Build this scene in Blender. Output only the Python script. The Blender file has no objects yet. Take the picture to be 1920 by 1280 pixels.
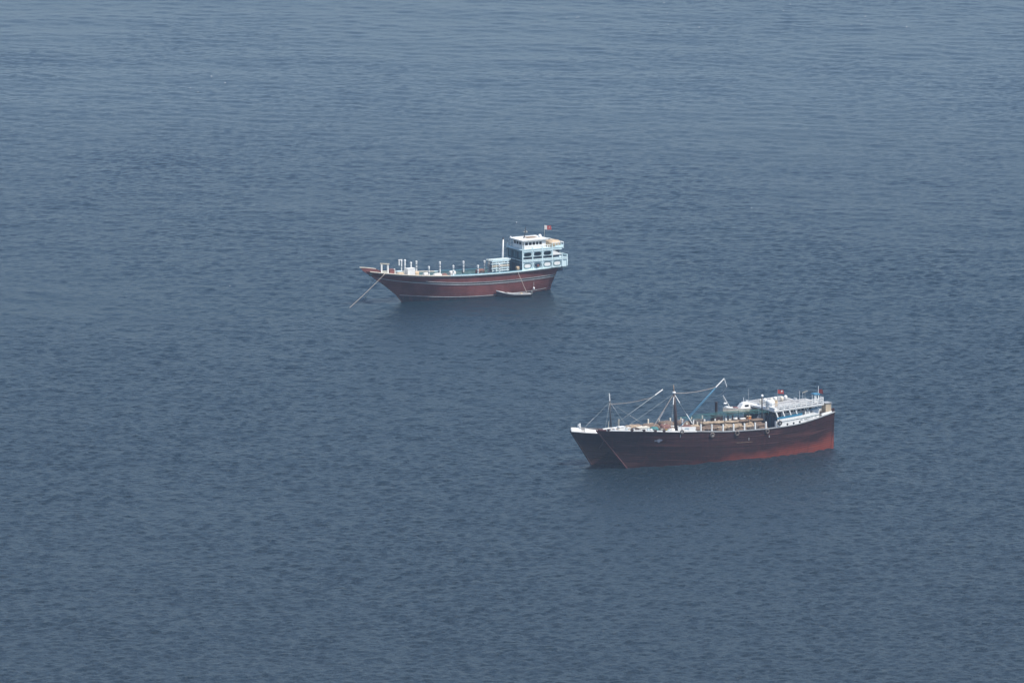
import bpy, math, random
import numpy as np
from mathutils import Vector, Matrix, noise

random.seed(7)
rng = np.random.default_rng(11)
SC = bpy.context.scene
COL = SC.collection
R = math.radians

# ------------------------------------------------------------------ camera
cam_d = bpy.data.cameras.new('camera')
cam_d.lens = 400.0
cam_d.sensor_width = 36.0
cam_d.clip_start = 1.0
cam_d.clip_end = 120000.0
cam = bpy.data.objects.new('camera', cam_d)
COL.objects.link(cam)
cam.location = (0.0, 0.0, 359.0)
cam.rotation_euler = (R(90.0 - 8.95), 0.0, 0.0)
SC.camera = cam

# ------------------------------------------------------------------ sky, sun, exposure
SUN_EL, SUN_AZ = 55.0, 111.0            # azimuth measured from +Y (view direction) towards +X
world = bpy.data.worlds.new('World')
SC.world = world
world.use_nodes = True
wn, wl = world.node_tree.nodes, world.node_tree.links
wn.clear()
sky = wn.new('ShaderNodeTexSky')
sky.sky_type = 'NISHITA'
sky.sun_disc = False
sky.sun_elevation = R(SUN_EL)
sky.sun_rotation = R(SUN_AZ)
sky.altitude = 0.0
sky.air_density = 1.0
sky.dust_density = 0.8
sky.ozone_density = 1.5
bg = wn.new('ShaderNodeBackground')
bg.inputs['Strength'].default_value = 0.15
wo = wn.new('ShaderNodeOutputWorld')
wl.new(sky.outputs[0], bg.inputs[0])
wl.new(bg.outputs[0], wo.inputs[0])

sun_d = bpy.data.lights.new('sun', 'SUN')
sun_d.energy = 5.0
sun_d.angle = R(0.53)
sun_d.color = (1.0, 0.95, 0.87)
sun = bpy.data.objects.new('sun', sun_d)
COL.objects.link(sun)
sd = Vector((math.cos(R(SUN_EL)) * math.sin(R(SUN_AZ)), math.cos(R(SUN_EL)) * math.cos(R(SUN_AZ)), math.sin(R(SUN_EL))))
sun.rotation_euler = sd.to_track_quat('Z', 'Y').to_euler()
sun.location = (200, 1900, 600)

SC.view_settings.view_transform = 'Standard'
SC.view_settings.look = 'None'
SC.view_settings.exposure = 0.16
SC.view_settings.gamma = 1.0
SC.view_settings.use_curve_mapping = False
SC.cycles.max_bounces = 6
SC.cycles.glossy_bounces = 3
SC.cycles.volume_bounces = 1
SC.cycles.caustics_reflective = False
SC.cycles.caustics_refractive = False

# ------------------------------------------------------------------ materials
MATS = {}
def base_mat(name):
    m = bpy.data.materials.new(name)
    m.use_nodes = True
    nt = m.node_tree
    nt.nodes.clear()
    out = nt.nodes.new('ShaderNodeOutputMaterial')
    p = nt.nodes.new('ShaderNodeBsdfPrincipled')
    nt.links.new(p.outputs[0], out.inputs[0])
    MATS[name] = m
    return m, nt, p, out

def ramp(nt, fac, stops):
    r = nt.nodes.new('ShaderNodeValToRGB')
    els = r.color_ramp.elements
    while len(els) > 1:
        els.remove(els[-1])
    els[0].position = stops[0][0]; els[0].color = (*stops[0][1], 1)
    for p, c in stops[1:]:
        e = els.new(p); e.color = (*c, 1)
    nt.links.new(fac, r.inputs[0])
    return r.outputs[0]

def paint(name, col, rough=0.6, var=0.25, scale=1.2, stain=None, stain_amt=0.35, metal=0.0, bump=0.02):
    """weathered paint or wood: patchy tone, grime with vertical streaks, faint relief"""
    m, nt, p, out = base_mat(name)
    N, L = nt.nodes, nt.links
    tc = N.new('ShaderNodeTexCoord')
    n1 = N.new('ShaderNodeTexNoise'); n1.inputs['Scale'].default_value = scale; n1.inputs['Detail'].default_value = 6
    L.new(tc.outputs['Object'], n1.inputs['Vector'])
    d = tuple(c * (1 - var) for c in col); b = tuple(min(1, c * (1 + var * 0.5)) for c in col)
    c1 = ramp(nt, n1.outputs['Fac'], [(0.3, d), (0.7, b)])
    mp = N.new('ShaderNodeMapping'); mp.inputs['Scale'].default_value = (2.2, 2.2, 0.35)
    L.new(tc.outputs['Object'], mp.inputs['Vector'])
    n2 = N.new('ShaderNodeTexNoise'); n2.inputs['Scale'].default_value = 1.6; n2.inputs['Detail'].default_value = 5
    L.new(mp.outputs[0], n2.inputs['Vector'])
    f = N.new('ShaderNodeMapRange'); f.inputs[1].default_value = 0.52; f.inputs[2].default_value = 0.75
    f.inputs[3].default_value = 0.0; f.inputs[4].default_value = stain_amt
    L.new(n2.outputs['Fac'], f.inputs[0])
    mx = N.new('ShaderNodeMix'); mx.data_type = 'RGBA'
    L.new(f.outputs[0], mx.inputs[0]); L.new(c1, mx.inputs[6])
    st = stain or (col[0] * 0.55 + 0.02, col[1] * 0.5 + 0.01, col[2] * 0.45 + 0.005)
    mx.inputs[7].default_value = (*st, 1)
    L.new(mx.outputs[2], p.inputs['Base Color'])
    p.inputs['Roughness'].default_value = rough
    p.inputs['Metallic'].default_value = metal
    bp = N.new('ShaderNodeBump'); bp.inputs['Strength'].default_value = 0.5; bp.inputs['Distance'].default_value = bump
    L.new(n2.outputs['Fac'], bp.inputs['Height']); L.new(bp.outputs[0], p.inputs['Normal'])
    return m

def hull_paint(name, upper, lower, zsplit, blend, rust, seam=0.42, faded=None, fade_amt=0.5, trim=0.0):
    """planked hull: strakes as fine relief, scuffs running along the planks, rust weeping down,
    lower colour below zsplit: antifouling, and painted shade on far_hull"""
    m, nt, p, out = base_mat(name)
    N, L = nt.nodes, nt.links
    tc = N.new('ShaderNodeTexCoord')
    sx = N.new('ShaderNodeSeparateXYZ'); L.new(tc.outputs['Object'], sx.inputs[0])
    # planks run with the sheer: bend the height coordinate
    cx_ = N.new('ShaderNodeMath'); cx_.operation = 'ADD'; L.new(sx.outputs['X'], cx_.inputs[0]); cx_.inputs[1].default_value = 5.0
    cq = N.new('ShaderNodeMath'); cq.operation = 'MULTIPLY'; L.new(cx_.outputs[0], cq.inputs[0]); L.new(cx_.outputs[0], cq.inputs[1])
    zz = N.new('ShaderNodeMath'); zz.operation = 'MULTIPLY_ADD'; L.new(cq.outputs[0], zz.inputs[0]); zz.inputs[1].default_value = -0.0021; L.new(sx.outputs['Z'], zz.inputs[2])
    pv = N.new('ShaderNodeCombineXYZ'); L.new(sx.outputs['X'], pv.inputs[0]); L.new(sx.outputs['Y'], pv.inputs[1]); L.new(zz.outputs[0], pv.inputs[2])
    # large patches
    n1 = N.new('ShaderNodeTexNoise'); n1.inputs['Scale'].default_value = 0.35; n1.inputs['Detail'].default_value = 7
    L.new(tc.outputs['Object'], n1.inputs['Vector'])
    # scuffs along planks
    mp = N.new('ShaderNodeMapping'); mp.inputs['Scale'].default_value = (0.16, 0.16, 2.6)
    L.new(pv.outputs[0], mp.inputs['Vector'])
    n2 = N.new('ShaderNodeTexNoise'); n2.inputs['Scale'].default_value = 1.0; n2.inputs['Detail'].default_value = 6
    L.new(mp.outputs[0], n2.inputs['Vector'])
    # weeping streaks
    mp3 = N.new('ShaderNodeMapping'); mp3.inputs['Scale'].default_value = (1.3, 1.3, 0.18)
    L.new(tc.outputs['Object'], mp3.inputs['Vector'])
    n3 = N.new('ShaderNodeTexNoise'); n3.inputs['Scale'].default_value = 1.4; n3.inputs['Detail'].default_value = 6
    L.new(mp3.outputs[0], n3.inputs['Vector'])
    d = tuple(c * 0.75 for c in upper); b = tuple(c * 1.25 for c in upper)
    cu = ramp(nt, n1.outputs['Fac'], [(0.32, d), (0.68, b)])
    # ragged border of the lower colour: antifouling, on far_hull painted shade
    ad = N.new('ShaderNodeMath'); ad.operation = 'MULTIPLY_ADD'
    tr = N.new('ShaderNodeMath'); tr.operation = 'MULTIPLY_ADD'      # the old waterline, painted out of trim
    L.new(sx.outputs['X'], tr.inputs[0]); tr.inputs[1].default_value = trim; L.new(sx.outputs['Z'], tr.inputs[2])
    L.new(n1.outputs['Fac'], ad.inputs[0]); ad.inputs[1].default_value = -blend * 1.6; L.new(tr.outputs[0], ad.inputs[2])
    mr = N.new('ShaderNodeMapRange'); mr.inputs[1].default_value = zsplit - blend * 1.3; mr.inputs[2].default_value = zsplit - blend * 0.3
    mr.inputs[3].default_value = 1.0; mr.inputs[4].default_value = 0.0
    L.new(ad.outputs[0], mr.inputs[0])
    m1 = N.new('ShaderNodeMix'); m1.data_type = 'RGBA'
    L.new(mr.outputs[0], m1.inputs[0]); L.new(cu, m1.inputs[6]); m1.inputs[7].default_value = (*lower, 1)
    f3 = N.new('ShaderNodeMapRange'); f3.inputs[1].default_value = 0.5; f3.inputs[2].default_value = 0.78; f3.inputs[4].default_value = 0.55
    L.new(n3.outputs['Fac'], f3.inputs[0])
    m2 = N.new('ShaderNodeMix'); m2.data_type = 'RGBA'
    L.new(f3.outputs[0], m2.inputs[0]); L.new(m1.outputs[2], m2.inputs[6]); m2.inputs[7].default_value = (*rust, 1)
    f2 = N.new('ShaderNodeMapRange'); f2.inputs[1].default_value = 0.54; f2.inputs[2].default_value = 0.70; f2.inputs[4].default_value = fade_amt
    L.new(n2.outputs['Fac'], f2.inputs[0])
    m3 = N.new('ShaderNodeMix'); m3.data_type = 'RGBA'
    L.new(f2.outputs[0], m3.inputs[0]); L.new(m2.outputs[2], m3.inputs[6])
    m3.inputs[7].default_value = (*(faded or tuple(c * 2 for c in upper)), 1)
    # tarred seams between the planks
    sm = N.new('ShaderNodeMapRange'); sm.inputs[1].default_value = 0.03; sm.inputs[2].default_value = 0.14; sm.inputs[3].default_value = 0.45; sm.inputs[4].default_value = 1.0
    m4 = N.new('ShaderNodeMix'); m4.data_type = 'RGBA'; m4.blend_type = 'MULTIPLY'; m4.inputs[0].default_value = 1.0
    L.new(m3.outputs[2], m4.inputs[6]); L.new(sm.outputs[0], m4.inputs[7])
    L.new(m4.outputs[2], p.inputs['Base Color'])
    p.inputs['Roughness'].default_value = 0.7
    p.inputs['Specular IOR Level'].default_value = 0.25
    # plank seams
    ms = N.new('ShaderNodeMath'); ms.operation = 'DIVIDE'; L.new(zz.outputs[0], ms.inputs[0]); ms.inputs[1].default_value = seam
    fr = N.new('ShaderNodeMath'); fr.operation = 'FRACT'; L.new(ms.outputs[0], fr.inputs[0])
    pp = N.new('ShaderNodeMath'); pp.operation = 'PINGPONG'; L.new(fr.outputs[0], pp.inputs[0]); pp.inputs[1].default_value = 0.5
    L.new(pp.outputs[0], sm.inputs[0])
    ss = N.new('ShaderNodeMapRange'); ss.inputs[1].default_value = 0.0; ss.inputs[2].default_value = 0.12
    L.new(pp.outputs[0], ss.inputs[0])
    ad2 = N.new('ShaderNodeMath'); ad2.operation = 'ADD'; L.new(ss.outputs[0], ad2.inputs[0]); L.new(n2.outputs['Fac'], ad2.inputs[1])
    bp = N.new('ShaderNodeBump'); bp.inputs['Strength'].default_value = 0.7; bp.inputs['Distance'].default_value = 0.04
    L.new(ad2.outputs[0], bp.inputs['Height']); L.new(bp.outputs[0], p.inputs['Normal'])
    return m

hull_paint('far_hull', (0.17, 0.054, 0.050), (0.030, 0.032, 0.046), 0.30, 0.15, (0.21, 0.09, 0.085), faded=(0.20, 0.10, 0.10), fade_amt=0.35, trim=-0.060)  # lower colour paints in the dark shade under the boot stripe
hull_paint('near_hull', (0.030, 0.008, 0.009), (0.22, 0.042, 0.026), 0.45, 1.7, (0.080, 0.015, 0.013), faded=(0.13, 0.046, 0.040), fade_amt=0.6, trim=0.080)  # red antifouling; its climb aft also paints in the sunlit stern
hull_paint('dark_hull', (0.013, 0.008, 0.012), (0.05, 0.018, 0.018), 0.9, 0.8, (0.05, 0.016, 0.014), faded=(0.05, 0.03, 0.03), fade_amt=0.3)
paint('white', (0.80, 0.80, 0.78), 0.5, 0.10, 0.9, (0.45, 0.36, 0.28), 0.35)
paint('pale_blue', (0.62, 0.77, 0.80), 0.5, 0.14, 0.9, (0.36, 0.40, 0.38), 0.35)
paint('cream', (0.74, 0.68, 0.56), 0.6, 0.15, 1.0, (0.42, 0.30, 0.2), 0.4)
paint('stripe_grey', (0.33, 0.345, 0.355), 0.6, 0.25, 0.8, (0.25, 0.2, 0.18), 0.5)
paint('stripe_dark', (0.045, 0.05, 0.055), 0.6, 0.2, 0.8)
paint('teal', (0.035, 0.105, 0.145), 0.5, 0.25, 0.7, (0.03, 0.06, 0.08), 0.4)
paint('teal_light', (0.075, 0.19, 0.24), 0.5, 0.2, 0.7)
paint('navy', (0.018, 0.045, 0.085), 0.45, 0.25, 0.7)
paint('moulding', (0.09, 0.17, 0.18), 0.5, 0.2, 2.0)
paint('rail_blue', (0.03, 0.20, 0.34), 0.45, 0.2, 1.0)
paint('rope_blue', (0.06, 0.22, 0.36), 0.7, 0.25, 1.5)
paint('green_net', (0.035, 0.16, 0.16), 0.8, 0.3, 0.6)
paint('mast_brown', (0.040, 0.022, 0.022), 0.55, 0.3, 1.0)
paint('bare_wood', (0.30, 0.21, 0.14), 0.8, 0.3, 1.2)
paint('deck_wood', (0.15, 0.13, 0.115), 0.85, 0.35, 0.7, (0.08, 0.05, 0.04), 0.5)
paint('pale_wood', (0.55, 0.50, 0.40), 0.8, 0.25, 1.0)
paint('tan_sack', (0.36, 0.275, 0.19), 0.9, 0.35, 1.5, (0.16, 0.1, 0.06), 0.6, bump=0.06)
paint('brown_sack', (0.18, 0.125, 0.09), 0.9, 0.35, 1.5, (0.08, 0.05, 0.03), 0.6, bump=0.06)
paint('dark_sack', (0.075, 0.062, 0.055), 0.9, 0.35, 1.5, bump=0.06)
paint('tan_tarp', (0.55, 0.42, 0.28), 0.8, 0.2, 0.9, (0.32, 0.22, 0.13), 0.4, bump=0.05)
paint('rust_tarp', (0.22, 0.10, 0.08), 0.8, 0.3, 0.9, bump=0.05)
paint('white_tarp', (0.70, 0.68, 0.64), 0.75, 0.2, 0.9, (0.4, 0.32, 0.26), 0.4, bump=0.05)
paint('grey_metal', (0.20, 0.20, 0.20), 0.5, 0.3, 2.0, (0.14, 0.08, 0.05), 0.5)
paint('dark_metal', (0.035, 0.035, 0.038), 0.5, 0.3, 2.0, (0.08, 0.04, 0.03), 0.4)
paint('old_rubber', (0.115, 0.090, 0.078), 0.9, 0.3, 3.0, (0.22, 0.17, 0.13), 0.5)
paint('roof_canvas', (0.33, 0.33, 0.33), 0.9, 0.4, 0.8, (0.15, 0.13, 0.12), 0.6)
paint('rope', (0.42, 0.35, 0.30), 0.9, 0.2, 3.0)
paint('rope_white', (0.62, 0.62, 0.60), 0.9, 0.15, 3.0)
paint('rope_dark', (0.12, 0.085, 0.08), 0.9, 0.2, 3.0)
paint('rope_grey', (0.26, 0.29, 0.30), 0.9, 0.2, 3.0)
paint('flag_red', (0.33, 0.04, 0.035), 0.8, 0.15, 2.0)
paint('flag_maroon', (0.13, 0.012, 0.014), 0.8, 0.15, 2.0)
paint('flag_white', (0.55, 0.53, 0.52), 0.8, 0.1, 2.0)
paint('red_box', (0.20, 0.065, 0.055), 0.6, 0.25, 1.5)
paint('orange', (0.55, 0.20, 0.05), 0.6, 0.2, 1.5)
paint('yellow', (0.50, 0.36, 0.06), 0.6, 0.2, 1.5)
paint('skiff_dark', (0.06, 0.055, 0.07), 0.6, 0.3, 1.0)
paint('letter', (0.16, 0.19, 0.22), 0.6, 0.15, 3.0)
paint('emblem', (0.25, 0.27, 0.34), 0.7, 0.3, 3.0)
paint('stem_red', (0.11, 0.032, 0.030), 0.6, 0.3, 1.0)
g, gnt, gp, gout = base_mat('glass')
gp.inputs['Base Color'].default_value = (0.012, 0.016, 0.022, 1)
gp.inputs['Roughness'].default_value = 0.08
l_, lnt, lp_, lout = base_mat('lamp_white')
lp_.inputs['Base Color'].default_value = (0.85, 0.85, 0.85, 1)
lp_.inputs['Roughness'].default_value = 0.25

# ------------------------------------------------------------------ mesh helpers
class MB:
    def __init__(s):
        s.v, s.f = [], []
    def add(s, vs, fs):
        o = len(s.v)
        s.v += [tuple(q) for q in vs]
        s.f += [tuple(i + o for i in f) for f in fs]
        return s
    def box(s, x0, x1, y0, y1, z0, z1):
        return s.hexa([(x0, y0, z0), (x1, y0, z0), (x1, y1, z0), (x0, y1, z0),
                       (x0, y0, z1), (x1, y0, z1), (x1, y1, z1), (x0, y1, z1)])
    def hexa(s, p):
        return s.add(p, [(3, 2, 1, 0), (4, 5, 6, 7), (0, 1, 5, 4), (1, 2, 6, 5), (2, 3, 7, 6), (3, 0, 4, 7)])
    def tube(s, pts, r, n=6):
        pts = [Vector(p) for p in pts]
        rr = r if isinstance(r, (list, tuple)) else [r] * len(pts)
        vs, fs = [], []
        for i, p in enumerate(pts):
            a = pts[max(i - 1, 0)]; b = pts[min(i + 1, len(pts) - 1)]
            d = (b - a).normalized()
            up = Vector((0, 0, 1)) if abs(d.z) < 0.9 else Vector((1, 0, 0))
            e1 = d.cross(up).normalized(); e2 = e1.cross(d)
            for k in range(n):
                t = 2 * math.pi * k / n
                vs.append(p + (e1 * math.cos(t) + e2 * math.sin(t)) * rr[i])
        for i in range(len(pts) - 1):
            for k in range(n):
                k2 = (k + 1) % n
                fs.append((i * n + k, i * n + k2, (i + 1) * n + k2, (i + 1) * n + k))
        fs.append(tuple(range(n - 1, -1, -1)))
        fs.append(tuple((len(pts) - 1) * n + k for k in range(n)))
        return s.add(vs, fs)
    def sweep(s, pts, w, h, z0=0.0):
        """rectangular section w wide (horizontal), h high, riding on pts (bottom at z0)"""
        pts = [Vector(p) for p in pts]
        vs, fs = [], []
        for i, p in enumerate(pts):
            a = pts[max(i - 1, 0)]; b = pts[min(i + 1, len(pts) - 1)]
            d = b - a; d.z = 0; d.normalize()
            e = Vector((-d.y, d.x, 0))
            for q, z in ((-w / 2, z0), (w / 2, z0), (w / 2, z0 + h), (-w / 2, z0 + h)):
                vs.append(p + e * q + Vector((0, 0, z)))
        for i in range(len(pts) - 1):
            for k in range(4):
                k2 = (k + 1) % 4
                fs.append((i * 4 + k, (i + 1) * 4 + k, (i + 1) * 4 + k2, i * 4 + k2))
        fs.append((0, 1, 2, 3)); m = (len(pts) - 1) * 4
        fs.append((m + 3, m + 2, m + 1, m))
        return s.add(vs, fs)
    def lathe(s, prof, c=(0, 0, 0), n=12):
        vs, fs = [], []
        for r, z in prof:
            for k in range(n):
                t = 2 * math.pi * k / n
                vs.append((c[0] + r * math.cos(t), c[1] + r * math.sin(t), c[2] + z))
        for i in range(len(prof) - 1):
            for k in range(n):
                k2 = (k + 1) % n
                fs.append((i * n + k, i * n + k2, (i + 1) * n + k2, (i + 1) * n + k))
        fs.append(tuple(range(n - 1, -1, -1)))
        fs.append(tuple((len(prof) - 1) * n + k for k in range(n)))
        return s.add(vs, fs)
    def torus(s, Rr, r, n=20, m=8, c=(0, 0, 0), squash=1.0):
        """ring in the local XZ plane"""
        vs, fs = [], []
        for i in range(n):
            a = 2 * math.pi * i / n
            for k in range(m):
                b = 2 * math.pi * k / m
                q = Rr + r * math.cos(b)
                vs.append((c[0] + q * math.cos(a), c[1] + r * squash * math.sin(b), c[2] + q * math.sin(a)))
        for i in range(n):
            for k in range(m):
                fs.append((i * m + k, i * m + (k + 1) % m, ((i + 1) % n) * m + (k + 1) % m, ((i + 1) % n) * m + k))
        return s.add(vs, fs)
    def ball(s, c, r, n=10, m=6, sq=(1, 1, 1)):
        vs, fs = [], []
        for j in range(m + 1):
            ph = math.pi * j / m
            for k in range(n):
                t = 2 * math.pi * k / n
                vs.append((c[0] + r * sq[0] * math.sin(ph) * math.cos(t), c[1] + r * sq[1] * math.sin(ph) * math.sin(t), c[2] - r * sq[2] * math.cos(ph)))
        for j in range(m):
            for k in range(n):
                fs.append((j * n + k, j * n + (k + 1) % n, (j + 1) * n + (k + 1) % n, (j + 1) * n + k))
        return s.add(vs, fs)
    def mesh(s, name, mat, smooth=False):
        me = bpy.data.meshes.new(name)
        me.from_pydata(s.v, [], s.f)
        if mat:
            me.materials.append(MATS[mat])
        if smooth:
            me.polygons.foreach_set('use_smooth', [True] * len(me.polygons))
        me.validate()
        return me
    def build(s, name, mat, parent=None, smooth=False):
        o = bpy.data.objects.new(name, s.mesh(name, mat, smooth))
        COL.objects.link(o)
        if parent is not None:
            o.parent = parent
        return o

def tag(o, label, cat, group=None):
    o['label'] = label; o['category'] = cat
    if group:
        o['group'] = group
    return o

def empty(name, mat4=None):
    o = bpy.data.objects.new(name, None)
    o.empty_display_size = 1.0
    COL.objects.link(o)
    if mat4 is not None:
        o.matrix_world = mat4
    return o

def place(o, ship, x, y, z, rz=0.0, rx=0.0, ry=0.0):
    """set a top-level thing down at ship coordinates"""
    o.matrix_world = ship.M @ Matrix.Translation((x, y, z)) @ Matrix.Rotation(rz, 4, 'Z') @ Matrix.Rotation(ry, 4, 'Y') @ Matrix.Rotation(rx, 4, 'X')
    return o

def interp(pts, x):
    pts = sorted(pts)
    return float(np.interp(x, [p[0] for p in pts], [p[1] for p in pts]))

def spline(pts):
    """smooth monotone table lookup (Catmull-Rom / Hermite)"""
    pts = sorted(pts)
    xs = [p[0] for p in pts]; ys = [p[1] for p in pts]
    n = len(xs)
    m = []
    for i in range(n):
        a = max(i - 1, 0); b = min(i + 1, n - 1)
        m.append((ys[b] - ys[a]) / (xs[b] - xs[a]))
    def f(x):
        if x <= xs[0]:
            return ys[0] + (x - xs[0]) * m[0]
        if x >= xs[-1]:
            return ys[-1] + (x - xs[-1]) * m[-1]
        i = 0
        while x > xs[i + 1]:
            i += 1
        h = xs[i + 1] - xs[i]; t = (x - xs[i]) / h
        return ((2 * t**3 - 3 * t**2 + 1) * ys[i] + (t**3 - 2 * t**2 + t) * h * m[i]
                + (-2 * t**3 + 3 * t**2) * ys[i + 1] + (t**3 - t**2) * h * m[i + 1])
    return f

# ------------------------------------------------------------------ ship frame and hull form
class Ship:
    """local X towards the bow, Y to port, Z up, origin amidships on the waterline"""
    def __init__(s, origin, heading, sheer, stem, stern, beam, transom=0.6, roll=0.0):
        s.M = Matrix.Translation(origin) @ Matrix.Rotation(R(heading), 4, 'Z') @ Matrix.Rotation(R(roll), 4, 'X')
        s.sheer = spline(sheer); s.stem = spline(stem); s.stern = spline(stern)
        s.beam = beam; s.transom = transom; s.zk = -1.3
    def half(s, x, z):
        v = min(1.0, max(0.0, (z - s.zk) / (s.sheer(x) - s.zk)))
        xb, xs = s.stem(z), s.stern(z)
        u = min(1.0, max(0.0, (x - xs) / (xb - xs)))
        ub = 0.46 + 0.20 * v
        t = max(0.0, (u - ub) / (1 - ub))
        fb = 1 - t ** (1.7 + 0.9 * v)
        us = 0.40 - 0.12 * v
        t2 = max(0.0, (us - u) / us)
        ts = 0.04 + (s.transom - 0.04) * v ** 1.1
        fs = 1 - (1 - ts) * t2 ** 1.9
        return s.beam * (0.70 + 0.30 * v ** 0.75) * fb * fs
    def point(s, u, v, off=0.0):
        z = s.zk + v * 6.5; x = 0.0
        for _ in range(6):
            x = s.stern(z) + u * (s.stem(z) - s.stern(z))
            z = s.zk + v * (s.sheer(x) - s.zk)
        return x, max(0.0, s.half(x, z) - off), z
    def sheer_line(s, side, x0, x1, n, off=0.0, dz=0.0):
        pts = []
        for i in range(n + 1):
            x = x0 + (x1 - x0) * i / n
            z = s.sheer(x)
            pts.append((x, side * max(0.0, s.half(x, z) + off), z + dz))
        return pts

def make_hull(ship, mat, parent):
    nu, nv = 84, 16
    b = MB(); vs = []; fs = []
    us = [0.5 - 0.5 * math.cos(math.pi * i / nu) for i in range(nu + 1)]
    us = [0.5 * a + 0.5 * i / nu for i, a in enumerate(us)]
    for side in (1, -1):
        o = len(vs)
        for j in range(nv + 1):
            for i in range(nu + 1):
                x, y, z = ship.point(us[i], j / nv)
                vs.append((x, side * (y if i < nu else 0.0), z))
        for j in range(nv):
            for i in range(nu):
                a = o + j * (nu + 1) + i
                q = (a, a + 1, a + nu + 2, a + nu + 1)
                fs.append(q if side < 0 else q[::-1])
    # transom and bottom
    half = (nv + 1) * (nu + 1)
    for j in range(nv):
        a = j * (nu + 1)
        fs.append((a, a + nu + 1, half + a + nu + 1, half + a))
    for i in range(nu):
        fs.append((i, i + 1, half + i + 1, half + i))
    b.add(vs, fs)
    h = b.build('hull', mat, parent, True)
    # inner faces of the bulwark and the deck
    d = MB(); n = 60
    dk = MB()
    x0 = ship.stern(ship.sheer(-18)) + 0.12
    x1 = ship.stem(ship.sheer(24)) - 0.6
    for side in (1, -1):
        o = []
        for i in range(n + 1):
            x = x0 + (x1 - x0) * i / n
            z = ship.sheer(x)
            y = max(0.02, ship.half(x, z) - 0.16)
            o.append(((x, side * y, z), (x, side * max(0.02, ship.half(x, z - 0.95) - 0.16), z - 0.95)))
        vv = [p for q in o for p in q]
        d.add(vv, [(2 * i, 2 * i + 1, 2 * i + 3, 2 * i + 2) for i in range(n)])
    d.build('bulwark_lining', 'moulding' if mat == 'far_hull' else 'bare_wood', parent)
    vv = []
    for i in range(n + 1):
        x = x0 + (x1 - x0) * i / n
        z = ship.sheer(x) - 0.9
        y = max(0.02, ship.half(x, z))
        vv += [(x, y - 0.02, z), (x, 0.0, z + 0.08), (x, -y + 0.02, z)]
    dk.add(vv, [f for i in range(n) for f in ((3 * i, 3 * i + 1, 3 * i + 4, 3 * i + 3), (3 * i + 1, 3 * i + 2, 3 * i + 5, 3 * i + 4))])
    dk.build('deck', 'deck_wood', parent)
    return h

def strake(ship, parent, name, mat, zf, x0, x1, h, proud, n=60, sides=(1, -1)):
    for side in sides:
        pts = []
        for i in range(n + 1):
            x = x0 + (x1 - x0) * i / n
            z = zf(x)
            x = min(x, ship.stem(z) - 0.03)
            pts.append((x, side * (ship.half(x, z) + proud / 2 - 0.03), z))
        MB().sweep(pts, proud + 0.06, h).build(name, mat, parent)

def panel_oval(b, x0, x1, z0, z1, y, th, fx=0.40, fz=0.33, n=28, sh=None, power=3.2):
    """flat board between x0,x1 / z0,z1 with a rounded opening cut through it; sh(x) shifts z"""
    sh = sh or (lambda x: 0.0)
    cx, cz = (x0 + x1) / 2, (z0 + z1) / 2
    hw, hh = abs(x1 - x0) / 2, (z1 - z0) / 2
    vs = []
    for k in range(n):
        t = 2 * math.pi * (k + 0.5) / n
        c, s_ = math.cos(t), math.sin(t)
        sc = 1.0 / max(abs(c), abs(s_))
        ox, oz = cx + hw * c * sc, cz + hh * s_ * sc
        q = (abs(c) ** power + abs(s_) ** power) ** (-1 / power)
        ix, iz = cx + 2 * hw * fx * c * q, cz + 2 * hh * fz * s_ * q
        for px, pz in ((ox, oz), (ix, iz)):
            vs += [(px, y, pz + sh(px)), (px, y - th, pz + sh(px))]
    fs = []
    for k in range(n):
        a, c = 4 * k, 4 * ((k + 1) % n)
        fs += [(a, c, c + 2, a + 2), (a + 2, c + 2, c + 3, a + 3), (a + 1, a + 3, c + 3, c + 1), (a, a + 1, c + 1, c)]
    b.add(vs, fs)
    return b

def oval_ring(b, cx, cz, hw, hh, y, wdt, th, n=28, power=3.2, sh=None):
    sh = sh or (lambda x: 0.0)
    vs, fs = [], []
    for k in range(n):
        t = 2 * math.pi * (k + 0.5) / n
        c, s_ = math.cos(t), math.sin(t)
        q = (abs(c) ** power + abs(s_) ** power) ** (-1 / power)
        for e in (0.0, wdt):
            px, pz = cx + (hw - e) * c * q, cz + (hh - e) * s_ * q
            vs += [(px, y, pz + sh(px)), (px, y + th, pz + sh(px))]
    for k in range(n):
        a, c = 4 * k, 4 * ((k + 1) % n)
        fs += [(a, c, c + 1, a + 1), (a + 1, c + 1, c + 3, a + 3), (a + 3, c + 3, c + 2, a + 2)]
    b.add(vs, fs)
    return b

def make_flag(parent, x, y, z, w, h, cols, fx=-1.0, fy=0.25, seed=0, name='flag'):
    """rippling cloth flown from (x,y,z) towards (fx,fy); cols(i,j,n,m) -> slot"""
    n, m = 12, 7
    vs, fs, mi = [], [], []
    L = math.hypot(fx, fy); fx /= L; fy /= L
    for j in range(m + 1):
        for i in range(n + 1):
            s_ = i / n
            wob = 0.16 * w * s_ * math.sin(7 * s_ + seed + j * 0.25)
            vs.append((x + fx * w * s_ * 0.94 - fy * wob, y + fy * w * s_ * 0.94 + fx * wob,
                       z - h * j / m - 0.22 * h * s_ * s_ + 0.05 * h * math.sin(9 * s_ + seed)))
    for j in range(m):
        for i in range(n):
            a = j * (n + 1) + i
            fs.append((a, a + 1, a + n + 2, a + n + 1)); mi.append(cols(i / n, j / m))
    b = MB().add(vs, fs)
    me = b.mesh(name, None, True)
    for k in ('flag_red', 'flag_white', 'flag_maroon'):
        me.materials.append(MATS[k])
    me.polygons.foreach_set('material_index', mi)
    o = bpy.data.objects.new(name, me); COL.objects.link(o); o.parent = parent
    return o

def sag(p, q, n=12, drop=0.4):
    p, q = Vector(p), Vector(q)
    return [p.lerp(q, i / n) - Vector((0, 0, 4 * drop * (i / n) * (1 - i / n))) for i in range(n + 1)]

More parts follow.
